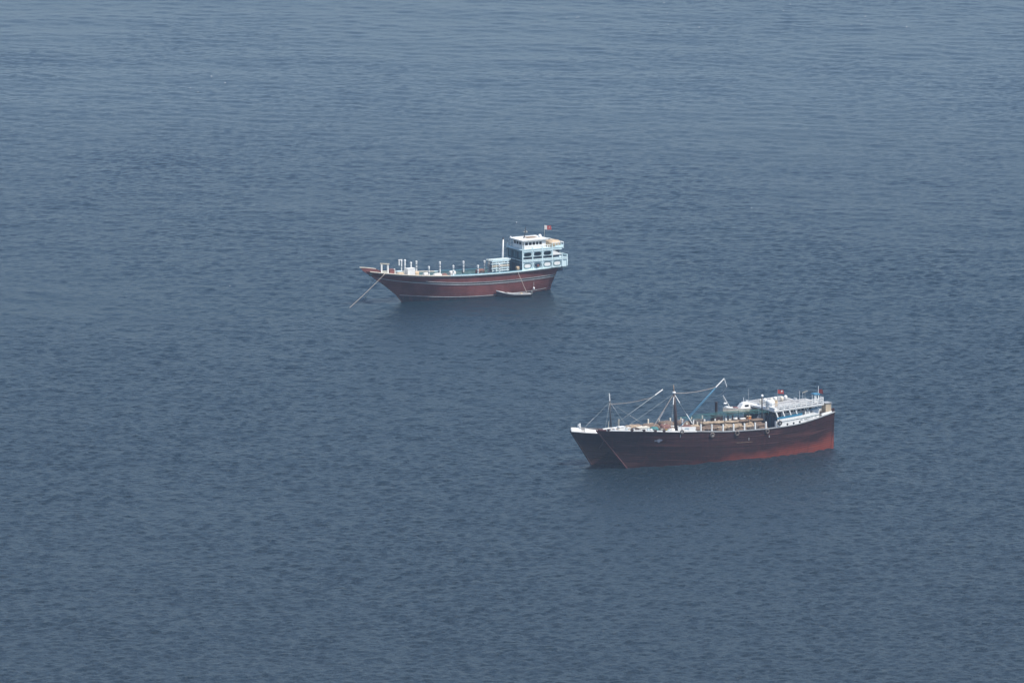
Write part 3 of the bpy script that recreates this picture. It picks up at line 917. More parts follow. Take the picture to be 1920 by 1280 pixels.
# ------------------------------------------------------------------ loose things on and around the far ship
def far_things():
    S = FAR
    # slatted timber pen on deck ahead of the mast
    e = empty('slatted_pen')
    x0, x1, y0, y1, z1 = -2.1, 1.5, -.55, 1.0, 3.5
    for x in (x0, -0.75, 0.6, x1):
        for y in (y0, y1):
            MB().box(x - .09, x + .09, y - .09, y + .09, 0, z1 - .1).build('corner_post', 'white', e)
    for k in range(6):
        z = 0.72 + k * 0.48
        for y in (y0, y1):
            o = .10 if y > 0 else -.10
            MB().box(x0 - .3, x1 + .3 - .12 * (k % 2), min(y + o, y + o * 1.9), max(y + o, y + o * 1.9), z, z + .24).build('slat', 'pale_blue' if k % 3 else 'cream', e)
        MB().box(x1 + .10, x1 + .18, y0 - .25, y1 + .25, z + .26, z + .48).build('slat', 'stripe_grey', e)
    for k in range(5):
        y = y0 - .1 + k * .43
        MB().box(x0 - .7, x1 + .55, y - .1, y + .1, z1 - .09, z1 + .06 + .03 * (k % 3)).build('roof_plank', 'cream' if k % 2 else 'pale_blue', e)
    MB().box(x0 + .1, x1 - .1, y0 + .12, y1 - .12, 0.02, 2.6).build('stacked_load', 'navy', e)
    tag(e, 'pale slatted timber pen on deck just ahead of the far dhow\'s mast', 'pen')
    place(e, S, -4.2, 1.2, S.sheer(-4.2) - 0.86)
    boxy('deck_locker', S, 15.9, 0.55, S.sheer(15.9) - .86, 1.75, 1.2, 1.98, 'white', 'tall white locker standing on the far dhow\'s foredeck', 'locker', lid='white')
    for i, (x, y, zt, s) in enumerate(((17.15, -.9, 8.65, .13), (16.3, -1.0, 8.7, .16), (15.0, -.75, 8.1, .17))):
        e = empty('deck_post')
        h = zt - S.sheer(x) + .86
        MB().lathe([(s, 0), (s, h - .3), (s * 1.4, h - .28), (s * 1.4, h - .1), (s * .7, h)], (0, 0, 0), 8).build('shaft', 'white', e)
        MB().lathe([(s * 1.05, h * .6), (s * 1.05, h * .6 + .12)], (0, 0, 0), 8).build('band', 'teal', e)
        if i == 0:
            MB().box(-.15, .75, -.1, .1, h + .005, h + .14).build('cross_piece', 'white', e)
            MB().box(.5, .66, -.09, .09, h - 1.1, h).build('strut', 'white', e)
        tag(e, ('white post with a cross piece, bow end behind the white locker',
                'tallest plain white post rising behind the white locker',
                'short white post at the stern end of the white locker')[i], 'post', 'posts around the white locker')
        place(e, S, x, y, S.sheer(x) - .86)
    heap('tarpaulin_heap', S, 10.3, 2.0, S.sheer(10.3) - .88, 2.0, 1.1, 1.25, 'white_tarp', 'white tarpaulin heap by the near rail of the far dhow', 'tarpaulin', seed=1)
    heap('tarpaulin_heap', S, 8.7, 2.05, S.sheer(8.7) - .88, 1.3, 1.1, 1.2, 'rust_tarp', 'rust-red bundle beside the white tarpaulin heap', 'tarpaulin', seed=2)
    heap('tarpaulin_heap', S, -2.0, -1.9, S.sheer(-2) - .88, 1.9, 1.0, 1.25, 'rust_tarp', 'reddish bundle by the far rail beside the slatted pen', 'tarpaulin', seed=3)
    boxy('tool_chest', S, 20.2, 0.15, S.sheer(20.2) - .11, 1.1, 1.1, .85, 'red_box', 'red chest on the foredeck behind the white bitts', 'chest', lid='red_box')
    heap('rope_heap', S, 18.4, .9, S.sheer(18.4) - .11, 1.5, .9, .4, 'tan_tarp', 'pale tan rope heap on the foredeck behind the red chest', 'rope heap', seed=4)
    boxy('deck_box', S, 17.9, -.6, S.sheer(17.9) - .11, 1.1, .8, .45, 'white', 'low white box on the foredeck near the red chest', 'box', lid='pale_blue')
    ords = ['first', 'second', 'third', 'fourth', 'fifth', 'sixth', 'seventh', 'eighth', 'ninth', 'tenth']
    for k in range(8):
        x = 6.0 - k * 1.05 - (0.5 if k > 3 else 0)
        e = empty('jerry_can')
        MB().box(-.28, .28, -.16, .16, 0, .62).build('body', 'white' if k % 3 else 'pale_blue', e)
        MB().box(-.2, .12, -.05, .05, .63, .74).build('handle', 'white', e)
        MB().lathe([(.07, .62), (.07, .78)], (.2, 0, 0), 8).build('cap', 'rust_tarp', e)
        tag(e, '%s small pale can from the bow in the row along the dhow rail' % ords[k], 'can', 'cans along the rail of the far dhow')
        place(e, S, x, S.half(x, S.sheer(x)) - .75 - .25 * (k % 2), S.sheer(x) - .88 + .35, .3 * math.sin(k * 2.3))
        # the cans stand on a shelf board
    e = MB()
    pts = [(x, S.half(x, S.sheer(x)) - .82, S.sheer(x) - .70) for x in np.linspace(-3.0, 7.0, 12)]
    e.sweep(pts, .8, .15)
    o = e.build('side_shelf', 'deck_wood', bpy.data.objects['cargo_dhow'])
    heap('canvas_cover', S, -17.75, 0.75, 9.31, 2.9, 3.2, 1.3, 'tan_tarp', 'tan canvas cover over gear behind the wheelhouse of the far dhow', 'cover', seed=5, cords=2)
    heap('laundry_bundle', S, -12.9, 3.44, 5.62, .5, .22, .45, 'rust_tarp', 'small red cloth hanging at the second oval panel of the stern house', 'cloth', seed=6)
    heap('laundry_bundle', S, -8.6, 2.55, S.sheer(-8.6) + .16, .9, .7, .85, 'tan_tarp', 'tan bundle on the rail at the foot of the stern house', 'bundle', seed=7)
    for k, (x, y, dx_, dy_, dz_, mat, lab) in enumerate((
            (4.6, -1.9, 1.5, .9, 1.15, 'white_tarp', 'white canvas roll by the far rail amidships on the far dhow'),
            (12.4, .9, 1.4, .8, 1.2, 'white_tarp', 'white bundle between the locker and the first rail post'),
            (13.7, -.9, 1.2, .9, 1.25, 'tan_tarp', 'tan bundle behind the first rail post of the far dhow'),
            (-.9, 1.0, 1.1, .8, 1.3, 'dark_sack', 'dark bundle on deck beside the bow end of the slatted pen'))):
        heap('deck_bundle', S, x, y, S.sheer(x) - .84, dx_, dy_, dz_, mat, lab, 'bundle', 'loose bundles on the far dhow', .2 * k, 40 + k)
    # anchor ropes
    def rope(name, p, q, r, mat, drop, label, cat='rope'):
        o = MB().tube(sag(p, q, 16, drop), r, 6).build(name, mat, None, True)
        tag(o, label, cat, 'mooring and anchor ropes')
    W = lambda x, y, z: tuple(S.M @ Vector((x, y, z)))
    rope('anchor_rope', W(22.5, 1.75, 6.55), (-33.9, 2324.3, -.3), .062, 'rope', .15, 'thick pale anchor rope running from the far dhow bow into the water')
    rope('anchor_rope', W(24.4, .45, 5.7), (-30.85, 2333.9, -.3), .045, 'rope_grey', .1, 'thin grey second rope hanging under the far dhow beak')
    rope('painter_rope', W(-7.9, 3.6, S.sheer(-7.9) + .16), W(-9.0, 5.75, .6), .05, 'rope', .1, 'tan rope leading from the far dhow rail down to the skiff')
    # skiff alongside
    sk = empty('skiff')
    n = 20; L = 7.2
    rows = []
    for i in range(n + 1):
        u = i / n; x = -L / 2 + L * u
        w = .78 * (1 - max(0, (u - .45) / .55) ** 2.0) * (1 - .25 * max(0, (.3 - u) / .3) ** 2)
        zs = .52 + .72 * max(0, (u - .35) / .65) ** 2
        rows.append([(x, 0, -.25 + .5 * max(0, (u - .75) / .25) ** 2), (x, w * .72, -.05 + .3 * max(0, (u - .8) / .2)), (x, w, zs)])
    for side in (1, -1):
        pass
    b = MB()
    for side in (1, -1):
        vs = [(p[0], p[1] * side, p[2]) for r_ in rows for p in r_]
        fs = []
        for i in range(n):
            for j in range(2):
                q = (3 * i + j, 3 * i + j + 1, 3 * i + j + 4, 3 * i + j + 3)
                fs.append(q if side > 0 else q[::-1])
        b.add(vs, fs)
    b.add([(p[0], p[1], p[2]) for p in rows[0]] + [(p[0], -p[1], p[2]) for p in rows[0]], [(0, 1, 2, 5, 4)])
    b.build('hull', 'skiff_dark', sk, True)
    for side in (1, -1):
        MB().sweep([(r_[2][0], side * (r_[2][1] + .01), r_[2][2]) for r_ in rows], .17, .13, -.02).build('gunwale', 'white', sk)
    for x in (-2.2, -.6, 1.0):
        MB().box(x - .14, x + .14, -.7, .7, .32, .38).build('thwart', 'bare_wood', sk)
    MB().add([(r_[1][0], s_ * r_[1][1] * .95, .06) for r_ in rows for s_ in (1, -1)], [(2 * i, 2 * i + 1, 2 * i + 3, 2 * i + 2) for i in range(n)]).build('floor', 'deck_wood', sk)
    eng = MB().box(-3.98, -3.62, -.2, .2, .5, 1.15).build('outboard_motor', 'grey_metal', sk)
    MB().box(-3.9, -3.74, -.06, .06, -.5, .5).build('motor_leg', 'dark_metal', eng)
    MB().box(-3.62, -2.9, -.03, .03, .8, .86).build('tiller', 'grey_metal', eng)
    tag(sk, 'narrow dark skiff with a white gunwale floating beside the far dhow', 'skiff')
    sk.matrix_world = S.M @ Matrix.Translation((-6.3, 4.75, .02)) @ Matrix.Rotation(R(-23), 4, 'Z')
    def in_skiff(o, x, y, z):
        o.matrix_world = S.M @ Matrix.Translation((-6.3, 4.75, .02)) @ Matrix.Rotation(R(-23), 4, 'Z') @ Matrix.Translation((x, y, z))
    h1 = heap('net_heap', S, 0, 0, 0, 1.5, .9, .85, 'dark_sack', 'dark net heap lying in the bow of the skiff', 'net', seed=9)
    in_skiff(h1, 1.9, -.1, .07)
    h2 = heap('gear_bag', S, 0, 0, 0, .55, .5, .75, 'tan_tarp', 'small tan bag near the stern of the skiff', 'bag', seed=10)
    in_skiff(h2, -1.6, .2, .07)
    # float hung on the ship's side
    fl = empty('float')
    MB().ball((0, 0, 0), .22, 10, 6, (1, 1, 1.3)).build('buoy', 'lamp_white', fl, True)
    MB().tube([(0, 0, .25), (0, .02, 1.75)], .03).build('line', 'rope_white', fl)
    tag(fl, 'white float hung on a line from the far dhow side near the stern', 'float')
    place(fl, S, -12.35, S.half(-12.35, 1.0) + .42, 1.0)
far_things()

# ------------------------------------------------------------------ the two rafted ships in front
NEAR = Ship((41.5, 2136.9, 0), 209.8,
            [(29.5, 7.75), (21, 7.3), (13.7, 6.66), (9, 6.33), (3.7, 5.87), (-1, 5.67), (-6, 5.6), (-8.2, 5.65), (-13.2, 5.92), (-17, 6.4), (-20, 6.9), (-23.2, 7.35)],
            [(-1.3, 21.7), (0, 22.8), (7.8, 29.5)], [(-1.3, -22.3), (0, -22.4), (7.4, -22.5)], 3.5, .42)
bo = NEAR.M @ Vector((3.8, -6.75, 0))
BACK = Ship(tuple(bo), 209.8,
            [(27.4, 6.72), (23, 6.25), (18, 5.98), (9, 5.7), (3.7, 5.5), (-1, 5.4), (-8, 5.45), (-13, 5.8), (-17, 6.3), (-23, 7.1)],
            [(-1.3, 21.9), (0, 22.8), (7.3, 27.75)], [(-1.3, -22.4), (0, -22.6), (7.4, -23.0)], 3.15, .5)

def ribbon(S, parent, name, mat, x0, x1, z0, z1, off, th, n=16, sides=(1, -1), lean=0.0):
    """upright board following the ship's side between heights z0(x), z1(x)"""
    for side in sides:
        vs = []
        for i in range(n + 1):
            x = x0 + (x1 - x0) * i / n
            y = S.half(x, S.sheer(x)) + off
            for yy, zz in ((y - th, z0(x)), (y, z0(x)), (y - lean, z1(x)), (y - lean - th, z1(x))):
                vs.append((x, side * max(0.0, yy), zz))
        fs = [(4 * i + k, 4 * i + 4 + k, 4 * i + 4 + (k + 1) % 4, 4 * i + (k + 1) % 4) for i in range(n) for k in range(4)]
        fs += [(0, 1, 2, 3), (4 * n + 3, 4 * n + 2, 4 * n + 1, 4 * n)]
        MB().add(vs, fs).build(name, mat, parent)

def freighter(S, name, hullmat, label, hx0, hx1, front):
    e = empty(name, S.M)
    tag(e, label, 'ship', 'anchored cargo dhows')
    hull = make_hull(S, hullmat, e)
    # stem and sternpost
    zt = S.sheer(29 if front else 27.5) + (0.05 if front else .1)
    pts = [(S.stem(z) + .02, 0, z) for z in np.linspace(-1.3, zt, 8)]
    MB().tube(pts, .14, 6).build('stem_post', 'stem_red' if front else 'dark_hull', e)
    MB().hexa(
        [(-23.0, -.16, -1.2), (-22.3, -.16, -1.2), (-22.3, .16, -1.2), (-23.0, .16, -1.2), (-23.2, -.16, 7.75), (-22.42, -.16, 7.75), (-22.42, .16, 7.75), (-23.2, .16, 7.75)]).build('rudder', hullmat, e)
    # capping
    xb = 28.9 if front else 27.2
    for side in (1, -1):
        if front:
            MB().sweep(S.sheer_line(side, 9.5, xb - 1.2, 40, -.04), .34, .20, -.02).build('cap_rail', 'white', e)
            MB().sweep(S.sheer_line(side, xb - 1.2, xb, 6, -.04), .30, .20, -.02).build('cap_rail', 'stem_red', e)
        else:
            MB().sweep(S.sheer_line(side, 9.5, xb, 40, -.02), .30, .16, -.02).build('cap_rail', 'white', e)
        MB().sweep(S.sheer_line(side, -22.4, 9.5, 50, -.04), .32, .18, -.02).build('cap_rail', 'stripe_grey', e)
    if not front:   # white painted bow bulwark strake
        ribbon(S, hull, 'bow_bulwark', 'white', 25.4, 27.3, lambda x: S.sheer(x) + .14, lambda x: S.sheer(x) + .80, .02, .12, 10, (1, -1), .30)
        ribbon(S, hull, 'bow_bulwark', 'white', 19.5, 24.7, lambda x: S.sheer(x) + .14, lambda x: S.sheer(x) + .80 - .5 * (24.7 - x) / 5.2, .02, .12, 14, (1, -1), .30)
    # planks that stand proud
    if front:
        for dz, x0, x1, w in ((-1.25, -22.3, 27.4, .05), (-2.95, -22.3, 25.6, .05)):
            strake(S, hull, 'strake', hullmat, lambda x: S.sheer(x) + dz, x0, x1, .12, w)
        strake(S, hull, 'scraped_plank', 'bare_wood', lambda x: 3.42 + .02 * x, -3.0, .5, .045, .06, 12, (1,))
        for x, z in ((-2.2, 3.75), (13.0, 5.6), (-6.7, 3.9)):
            y = S.half(x, z)
            MB().box(x - .06, x + .06, y - .05, y + .09, z, z + .5).build('scupper_pipe', 'stripe_grey', hull)
        # fish emblem on the bow
        pl = [(-.95, .25), (-.95, -.28), (-.62, -.03), (-.3, -.32), (0, -.42), (.1, -.62), (.22, -.42), (.62, -.20), (.95, .05), (.6, .30), (.1, .42), (-.3, .30), (-.62, .07)]
        vs = []
        for yy in (.035, .055):
            for a, z in pl:
                X, Z = 17.4 - a * .85, 5.22 + z * .75
                vs.append((X, S.half(X, Z) + yy, Z))
        k = len(pl)
        MB().add(vs, [tuple(range(k, 2 * k))] + [(i, (i + 1) % k, k + (i + 1) % k, k + i) for i in range(k)]).build('fish_emblem', 'emblem', hull)

    # ---- deckhouse
    rise = lambda x: 0.048 * (hx0 - x)
    sh = lambda x: S.sheer(x) + .16
    rail = lambda x: 7.22 + .062 * (hx0 - x) - (0 if front else .25)
    roofz = lambda x: 8.66 + rise(x) - (0 if front else .2)
    Y = 3.3 if front else 2.95
    xm = hx0 + (hx1 - hx0) * .62
    yi = 1.75
    core = MB().hexa([(hx1 + .6, -yi, 5.2), (hx0 - 1.4, -yi, 4.7), (hx0 - 1.4, yi, 4.7), (hx1 + .6, yi, 5.2),
                      (hx1 + .6, -yi, roofz(hx1) - .02), (hx0 - 1.4, -yi, roofz(hx0 - 1.4) - .02), (hx0 - 1.4, yi, roofz(hx0 - 1.4) - .02), (hx1 + .6, yi, roofz(hx1) - .02)])
    house = core.build('deckhouse', 'white', e)
    ribbon(S, house, 'side_wall', 'white', hx0, hx1, lambda x: S.sheer(x) + .15, lambda x: rail(x) - .52, -.02, .10)
    ribbon(S, house, 'painted_shadow_strip', 'moulding', hx0 - .2, hx1, lambda x: rail(x) - .60, lambda x: rail(x) - .525, .035, .05)  # dark strip painting in the shadow below the upper wall's edge
    ribbon(S, house, 'upper_wall', 'white', hx0 - .1, xm, lambda x: rail(x) - .52, rail, .05, .10)
    ribbon(S, house, 'upper_wall', 'white', xm - .01, hx1, lambda x: rail(x) - .52, lambda x: rail(x) + .02, .0, .08)
    ribbon(S, house, 'blue_rail', 'rail_blue', hx0 - .05, xm + .4, lambda x: rail(x) + .005, lambda x: rail(x) + .40, .04, .16)
    ribbon(S, house, 'blue_rail', 'rail_blue', xm - 1.6, hx1 + .2, lambda x: rail(x) + .62, lambda x: rail(x) + .80, .02, .14)
    nb = 4
    for k in range(nb):
        xa = xm - .35 + (hx1 + .1 - xm) * k / nb; xc = xm - .35 + (hx1 + .1 - xm) * (k + 1) / nb
        ribbon(S, house, 'recessed_panel', 'stripe_grey' if k < 2 else 'white', xa - .1, xc + .1, lambda x: rail(x) + .03, lambda x: rail(x) + .60, -.06, .05, 3)
        ribbon(S, house, 'panel_stile', 'white', xa + .1, xa - .1, lambda x: rail(x) + .03, lambda x: rail(x) + .61, .02, .12, 2)
    # front wing of the side wall
    for side in (1, -1):
        y = S.half(hx0, S.sheer(hx0))
        y0, y1 = sorted((side * (y - .5), side * (y + .02)))
        MB().box(hx0 - .02, hx0 + .16, y0, y1, S.sheer(hx0) + .15, 6.9 - (0 if front else .3)).build('wall_end_post', 'white', house)
    # gallery posts, leaning in a little towards the roof
    pxs = [hx0 - .25 + (hx1 + .55 - hx0) * t for t in (0, .155, .31, .46, .73, 1.0)]
    for side in (1, -1):
        for i, x in enumerate(pxs):
            yb = S.half(x, S.sheer(x)) - .06
            zb = rail(x) + (.40 if x > xm else .6)
            xt = x + .30
            a = .105
            yt = min(yb, Y) - .05
            MB().hexa([(x - a, side * yb - a, zb), (x + a, side * yb - a, zb), (x + a, side * yb + a, zb), (x - a, side * yb + a, zb),
                       (xt - a, side * yt - a, roofz(xt) - .01), (xt + a, side * yt - a, roofz(xt) - .01), (xt + a, side * yt + a, roofz(xt) - .01), (xt - a, side * yt + a, roofz(xt) - .01)]).build('gallery_post', 'white', house)
    # cabin windows along the inner wall
    for side in (1, -1):
        n = 8
        for k in range(n):
            x = hx0 - 2.2 + (hx1 + 1.2 - (hx0 - 2.2)) * (k + .5) / n
            z = roofz(x) - .78
            y0, y1 = sorted((side * (yi + .004), side * (yi + .04)))
            MB().box(x - .28, x + .28, y0, y1, z, z + .55).build('cabin_window', 'glass', house)
        y0, y1 = sorted((side * (yi + .004), side * (yi + .30)))
        MB().box(hx0 - 4.6, hx0 - 2.6, y0, y1, 6.4, 7.25 + rise(hx0 - 3.5)).build('bench_locker', 'bare_wood', house)
    # dark front of the house
    MB().box(hx0 - 1.39, hx0 - 1.25, -Y + .5, Y - .5, 4.75, roofz(hx0 - 1.3) - .03).build('front_bulkhead', 'navy', house)
    for y in (-1.9, 0, 1.9):
        MB().box(hx0 - 1.245, hx0 - 1.20, y - .6, y + .6, 7.2, 8.1).build('front_window', 'glass', house)
    for y in (-1.0, 1.0):
        MB().box(hx0 - 1.245, hx0 - 1.19, y - .35, y + .35, 4.8, 6.8).build('door', 'teal', house)
    MB().tube([(hx0 + .1, -Y + .4, 4.8), (hx0 + .1, -Y + .4, roofz(hx0) - .02)], .07).build('roof_post', 'stripe_grey', house)
    # roof slab
    xf, xa = hx0 + .45, hx1 - .45
    MB().hexa([(xa, -Y - .1, roofz(xa)), (xf, -Y - .1, roofz(xf)), (xf, Y + .1, roofz(xf)), (xa, Y + .1, roofz(xa)),
               (xa, -Y - .16, roofz(xa) + .34), (xf, -Y - .16, roofz(xf) + .34), (xf, Y + .16, roofz(xf) + .34), (xa, Y + .16, roofz(xa) + .34)]).build('roof', 'white', e)
    rt = lambda x: roofz(x) + .345
    # roof railing
    for side in ((1,) if front else ()):
        ys = side * (Y + .02)
        for k in range(9):
            x = xf - .9 + (xa + .15 - xf + .9) * k / 8
            MB().box(x - .06, x + .06, ys - .06, ys + .06, rt(x), rt(x) + 1.08).build('railing_post', 'white', e)
        for q, dz in enumerate((.30, .62, .98)):
            x1_, x2_ = xf - .9, xa + .1
            if q == 2 and front and side > 0:
                segs = ((x1_, x1_ - 3.8), (x1_ - 4.6, x2_))
            else:
                segs = ((x1_, x2_),)
            for a, b_ in segs:
                MB().hexa([(b_, ys - .045, rt(b_) + dz), (a, ys - .045, rt(a) + dz), (a, ys + .045, rt(a) + dz), (b_, ys + .045, rt(b_) + dz),
                           (b_, ys - .045, rt(b_) + dz + .12), (a, ys - .045, rt(a) + dz + .12), (a, ys + .045, rt(a) + dz + .12), (b_, ys + .045, rt(b_) + dz + .12)]).build('railing_bar', 'white', e)
    MB().box(xa + .05, xa + .15, Y - 1.1, Y, rt(xa) + .01, rt(xa) + (1.2 if front else .4)).build('stern_screen', 'white', e)
    MB().hexa([(xa + .3, -Y + .2, rt(xa + .3) + .002), (xf - 1.2, -Y + .2, rt(xf - 1.2) + .002), (xf - 1.2, Y - .35, rt(xf - 1.2) + .002), (xa + .3, Y - .35, rt(xa + .3) + .002),
               (xa + .3, -Y + .2, rt(xa + .3) + .03), (xf - 1.2, -Y + .2, rt(xf - 1.2) + .03), (xf - 1.2, Y - .35, rt(xf - 1.2) + .03), (xa + .3, Y - .35, rt(xa + .3) + .03)]).build('roof_canvas', 'roof_canvas', e)
    for dz in ((.3, .66, 1.0) if front else (.3,)):
        MB().box(xf - .95, xf - .85, -Y, Y, rt(xf) + dz, rt(xf) + dz + .09).build('railing_bar', 'white', e)
    if front:
        # lockers and rafts along the port edge of the roof, under the rails
        MB().box(xf - .75, xf - .05, 1.2, Y, rt(xf) + .002, rt(xf) + .45).build('roof_coaming', 'white', e)
        for x in (hx0 - 1.9, hx0 - 3.4, hx0 - 5.2):
            MB().box(x - .5, x + .5, 2.2, 3.0, rt(x) + .035, rt(x) + .55).build('roof_locker', 'white', e)
    # stern bulwark board
    ribbon(S, e, 'stern_bulwark', 'white', hx1 - .6, -21.7, lambda x: S.sheer(x) + .16, lambda x: S.sheer(x) + .62 - .06 * (hx1 - .6 - x), -.06, .08, 10)
    MB().box(hx1 - 3.0, hx1 + .3, -1.2, 1.2, S.sheer(hx1) - .25, S.sheer(hx1) + .35).build('stern_deck', 'deck_wood', e)
    # hatch platform on which the cargo lies
    hz = lambda x: S.sheer(x) - .05
    MB().hexa([(hx0 + .6, -2.5, 4.5), (10.5, -2.5, 5.2), (10.5, 2.5, 5.2), (hx0 + .6, 2.5, 4.5),
               (hx0 + .6, -2.5, 5.25), (10.5, -2.5, 5.75), (10.5, 2.5, 5.75), (hx0 + .6, 2.5, 5.25)]).build('cargo_hatch', 'deck_wood', e)
    # rail stanchions
    for side in (1, -1):
        for x in (8.5, 6.1, 3.62, 1.28, -1.13, -3.5, -5.9):
            y = side * (S.half(x, S.sheer(x)) - .06)
            MB().box(x - .13, x + .13, y - .12, y + .12, S.sheer(x) + .16, S.sheer(x) + .16 + 1.28).build('rail_stanchion', 'white' if front else 'cream', e)
    # knees breaking up the white capping near the bow
    if front:
        for x in (27.3, 23.0, 20.7, 18.4, 16.6):
            y = S.half(x, S.sheer(x)) - .04
            MB().box(x - .26, x + .26, y - .22, y + .22, S.sheer(x) - .08, S.sheer(x) + .34).build('timber_head', 'mast_brown', e)
    return e, house, rt

near, near_house, near_rt = freighter(NEAR, 'cargo_dhow', 'near_hull', 'nearest dark maroon cargo dhow with white galleried house and tall brown mast', -8.3, -18.4, True)
back, back_house, back_rt = freighter(BACK, 'cargo_dhow', 'dark_hull', 'dark-hulled dhow with white bow bulwark rafted behind the nearest ship', -12.6, -20.6, False)

def near_rig():
    S, e = NEAR, near
    lettering(near_house, 'AE THANAD  AL  FAHFUL  AL  110', -10.3, S.half(-13, S.sheer(-13)) + .01, 6.26, .50, 'letter', (-1, -.028, .088), (0, 0, 1), 'painted_name', space=1.12)
    for x in (-10.7, -12.15, -13.6):
        z = S.sheer(x) + .38
        y = S.half(x, S.sheer(x)) - .02
        MB().torus(.17, .05, 14, 6, (x, y, z)).build('porthole', 'dark_metal', near_house)
        MB().add([(x + .16 * math.cos(2 * math.pi * k / 12), y + .02, z + .16 * math.sin(2 * math.pi * k / 12)) for k in range(12)], [tuple(range(12))]).build('porthole_glass', 'glass', near_house)
    # mast
    m = MB().tube([(11.85, 0, 4.9), (12.1, 0, 9.5), (12.42, 0, 13.6)], [.34, .30, .24], 10).build('mast', 'mast_brown', e, True)
    MB().tube([(12.42, 0, 13.6), (12.52, 0, 15.1)], [.14, .07], 8).build('topmast', 'bare_wood', m, True)
    MB().lathe([(.3, 13.45), (.34, 13.5), (.34, 13.75), (.2, 13.85)], (12.42, 0, 0), 10).build('mast_band', 'white', m)
    # derrick boom, blue below and white at the head
    bm = MB().tube([(11.6, 0, 6.7), (3.18, 0, 13.9)], [.07, .06], 8).build('derrick_boom', 'rope_blue', e, True)
    MB().tube([(3.18, 0, 13.9), (1.36, 0, 15.42)], [.12, .11], 8).build('boom_head', 'white', bm)
    MB().tube([(1.36, 0, 15.42), (.72, -.1, 13.8)], .085, 6).build('hook_pendant', 'white', bm)
    MB().tube(sag((12.42, 0, 13.5), (3.2, 0, 13.95), 12, .35), .05, 5).build('topping_lift', 'rope', bm)
    MB().tube(sag((11.0, .3, 7.2), (3.4, .1, 13.6), 8, .15), .05, 5).build('boom_tackle', 'rope_blue', bm)
    MB().tube([(.72, -.1, 13.8), (.1, -2.6, 12.2), (-.6, -5.2, 11.3), (-1.0, -6.5, 11.0)], .035, 5).build('fall_rope', 'rope_white', bm)
    # stays and shrouds; their upper and lower ends are served in white
    def stay(p, q, r, mat, serve=()):
        o = MB().tube(sag(p, q, 8, .06), r, 5).build('shroud', mat, m)
        P, Q = Vector(p), Vector(q)
        for a, b_ in serve:
            MB().tube([P.lerp(Q, a), P.lerp(Q, b_)], .085, 6).build('shroud_sleeve', 'white', m)
    top = (12.42, 0, 13.45)
    stay(top, (17.6, .4, 7.0), .06, 'rope')
    stay(top, (24.2, .2, 7.35), .03, 'rope_grey')
    stay(top, (14.6, 2.75, 6.9), .035, 'rope_grey', ((.10, .30),))
    stay(top, (9.2, 2.9, 6.6), .03, 'rope_grey', ((.04, .26), (.56, .82)))
    stay(top, (14.9, -2.75, 6.9), .035, 'rope_grey', ((.52, .80),))
    stay(top, (9.6, -2.9, 6.6), .03, 'rope_grey')
    # name board on the rail
    nb = MB().hexa([(9.7, 3.36, 6.62), (13.5, 3.36, 6.92), (13.5, 3.46, 6.92), (9.7, 3.46, 6.62),
                    (9.55, 3.36, 7.3), (13.6, 3.36, 7.62), (13.6, 3.46, 7.62), (9.55, 3.46, 7.3)]).build('name_board', 'white', e)
    lettering(nb, '6080', 12.1, 3.468, 6.98, .46, 'rail_blue', (-1, 0, -.075), (0, 0, 1), 'board_lettering', space=1.1)
    # roof gear that is fixed to the ship
    lp = MB().tube([(-7.1, -.0, 4.8), (-7.1, 0, 11.2)], .14, 8).build('lamp_post', 'dark_metal', e, True)
    MB().ball((-7.1, 0, 11.42), .27, 12, 8).build('lamp_globe', 'lamp_white', lp, True)
    MB().tube([(-10.5, 0, 9.1), (-10.55, 0, 12.4)], .035).build('flagpole', 'rope_grey', e)
    make_flag(e, -10.58, 0, 12.3, 1.35, .75, lambda u, v: 1 if .42 < u < .78 and .12 < v < .5 else 0, -1, .15, 1.1)
    MB().tube([(-18.7, 1.5, 9.5), (-18.75, 1.5, 12.6)], .06).build('flagpole', 'white', e)
    make_flag(e, -18.79, 1.5, 12.0, .95, .85, lambda u, v: 2, -1, .1, 2.0)
    for x, h in ((-11.3, .9), (-16.2, 2.1), (-16.9, 1.7)):
        MB().tube([(x, -1.2, near_rt(x) - .05), (x, -1.2, near_rt(x) + h)], .035).build('antenna', 'white', e)
    a = MB().tube([(-17.2, -.9, near_rt(-17.2)), (-17.2, -.9, near_rt(-17.2) + 2.0)], .05).build('signal_mast', 'rope_grey', e)
    MB().tube([(-16.6, -.9, near_rt(-17) + 1.7), (-17.8, -.9, near_rt(-17) + 1.95)], .05).build('spreader', 'pale_wood', a)
    # little blue-roofed stand aft
    st = MB()
    for x in (-17.6, -18.4):
        for y in (1.2, 2.1):
            st.box(x - .09, x + .09, y - .09, y + .09, near_rt(-18) + .02, near_rt(-18) + 1.55)
    q = st.build('lookout_stand', 'white', e)
    MB().box(-18.65, -17.4, 1.0, 2.3, near_rt(-18) + 1.56, near_rt(-18) + 1.80).build('stand_canopy', 'rope_blue', q)
    # latrine hut over the stern
    h = MB().box(-21.75, -20.5, -.2, 1.3, S.sheer(-20) + .1, 9.05).build('stern_hut', 'tan_tarp', e)
    MB().box(-21.9, -20.35, -.35, 1.45, 9.055, 9.15).build('hut_roof', 'stripe_grey', h)
    for k in range(5):
        MB().box(-21.72 + k * .27, -21.66 + k * .27, 1.304, 1.34, S.sheer(-20) + .3, 8.9).build('hut_batten', 'cream', h)
    # green shade net on its ridge wires
    fr = empty('shade_net'); fr.parent = e
    zn = lambda x, y: 8.62 + .012 * (10 - x) * .5 - .10 * y * y / 4 + (.38 - .0026 * (x - 1) ** 2 - .3)
    xs_ = np.linspace(-7.9, 10.6, 26)
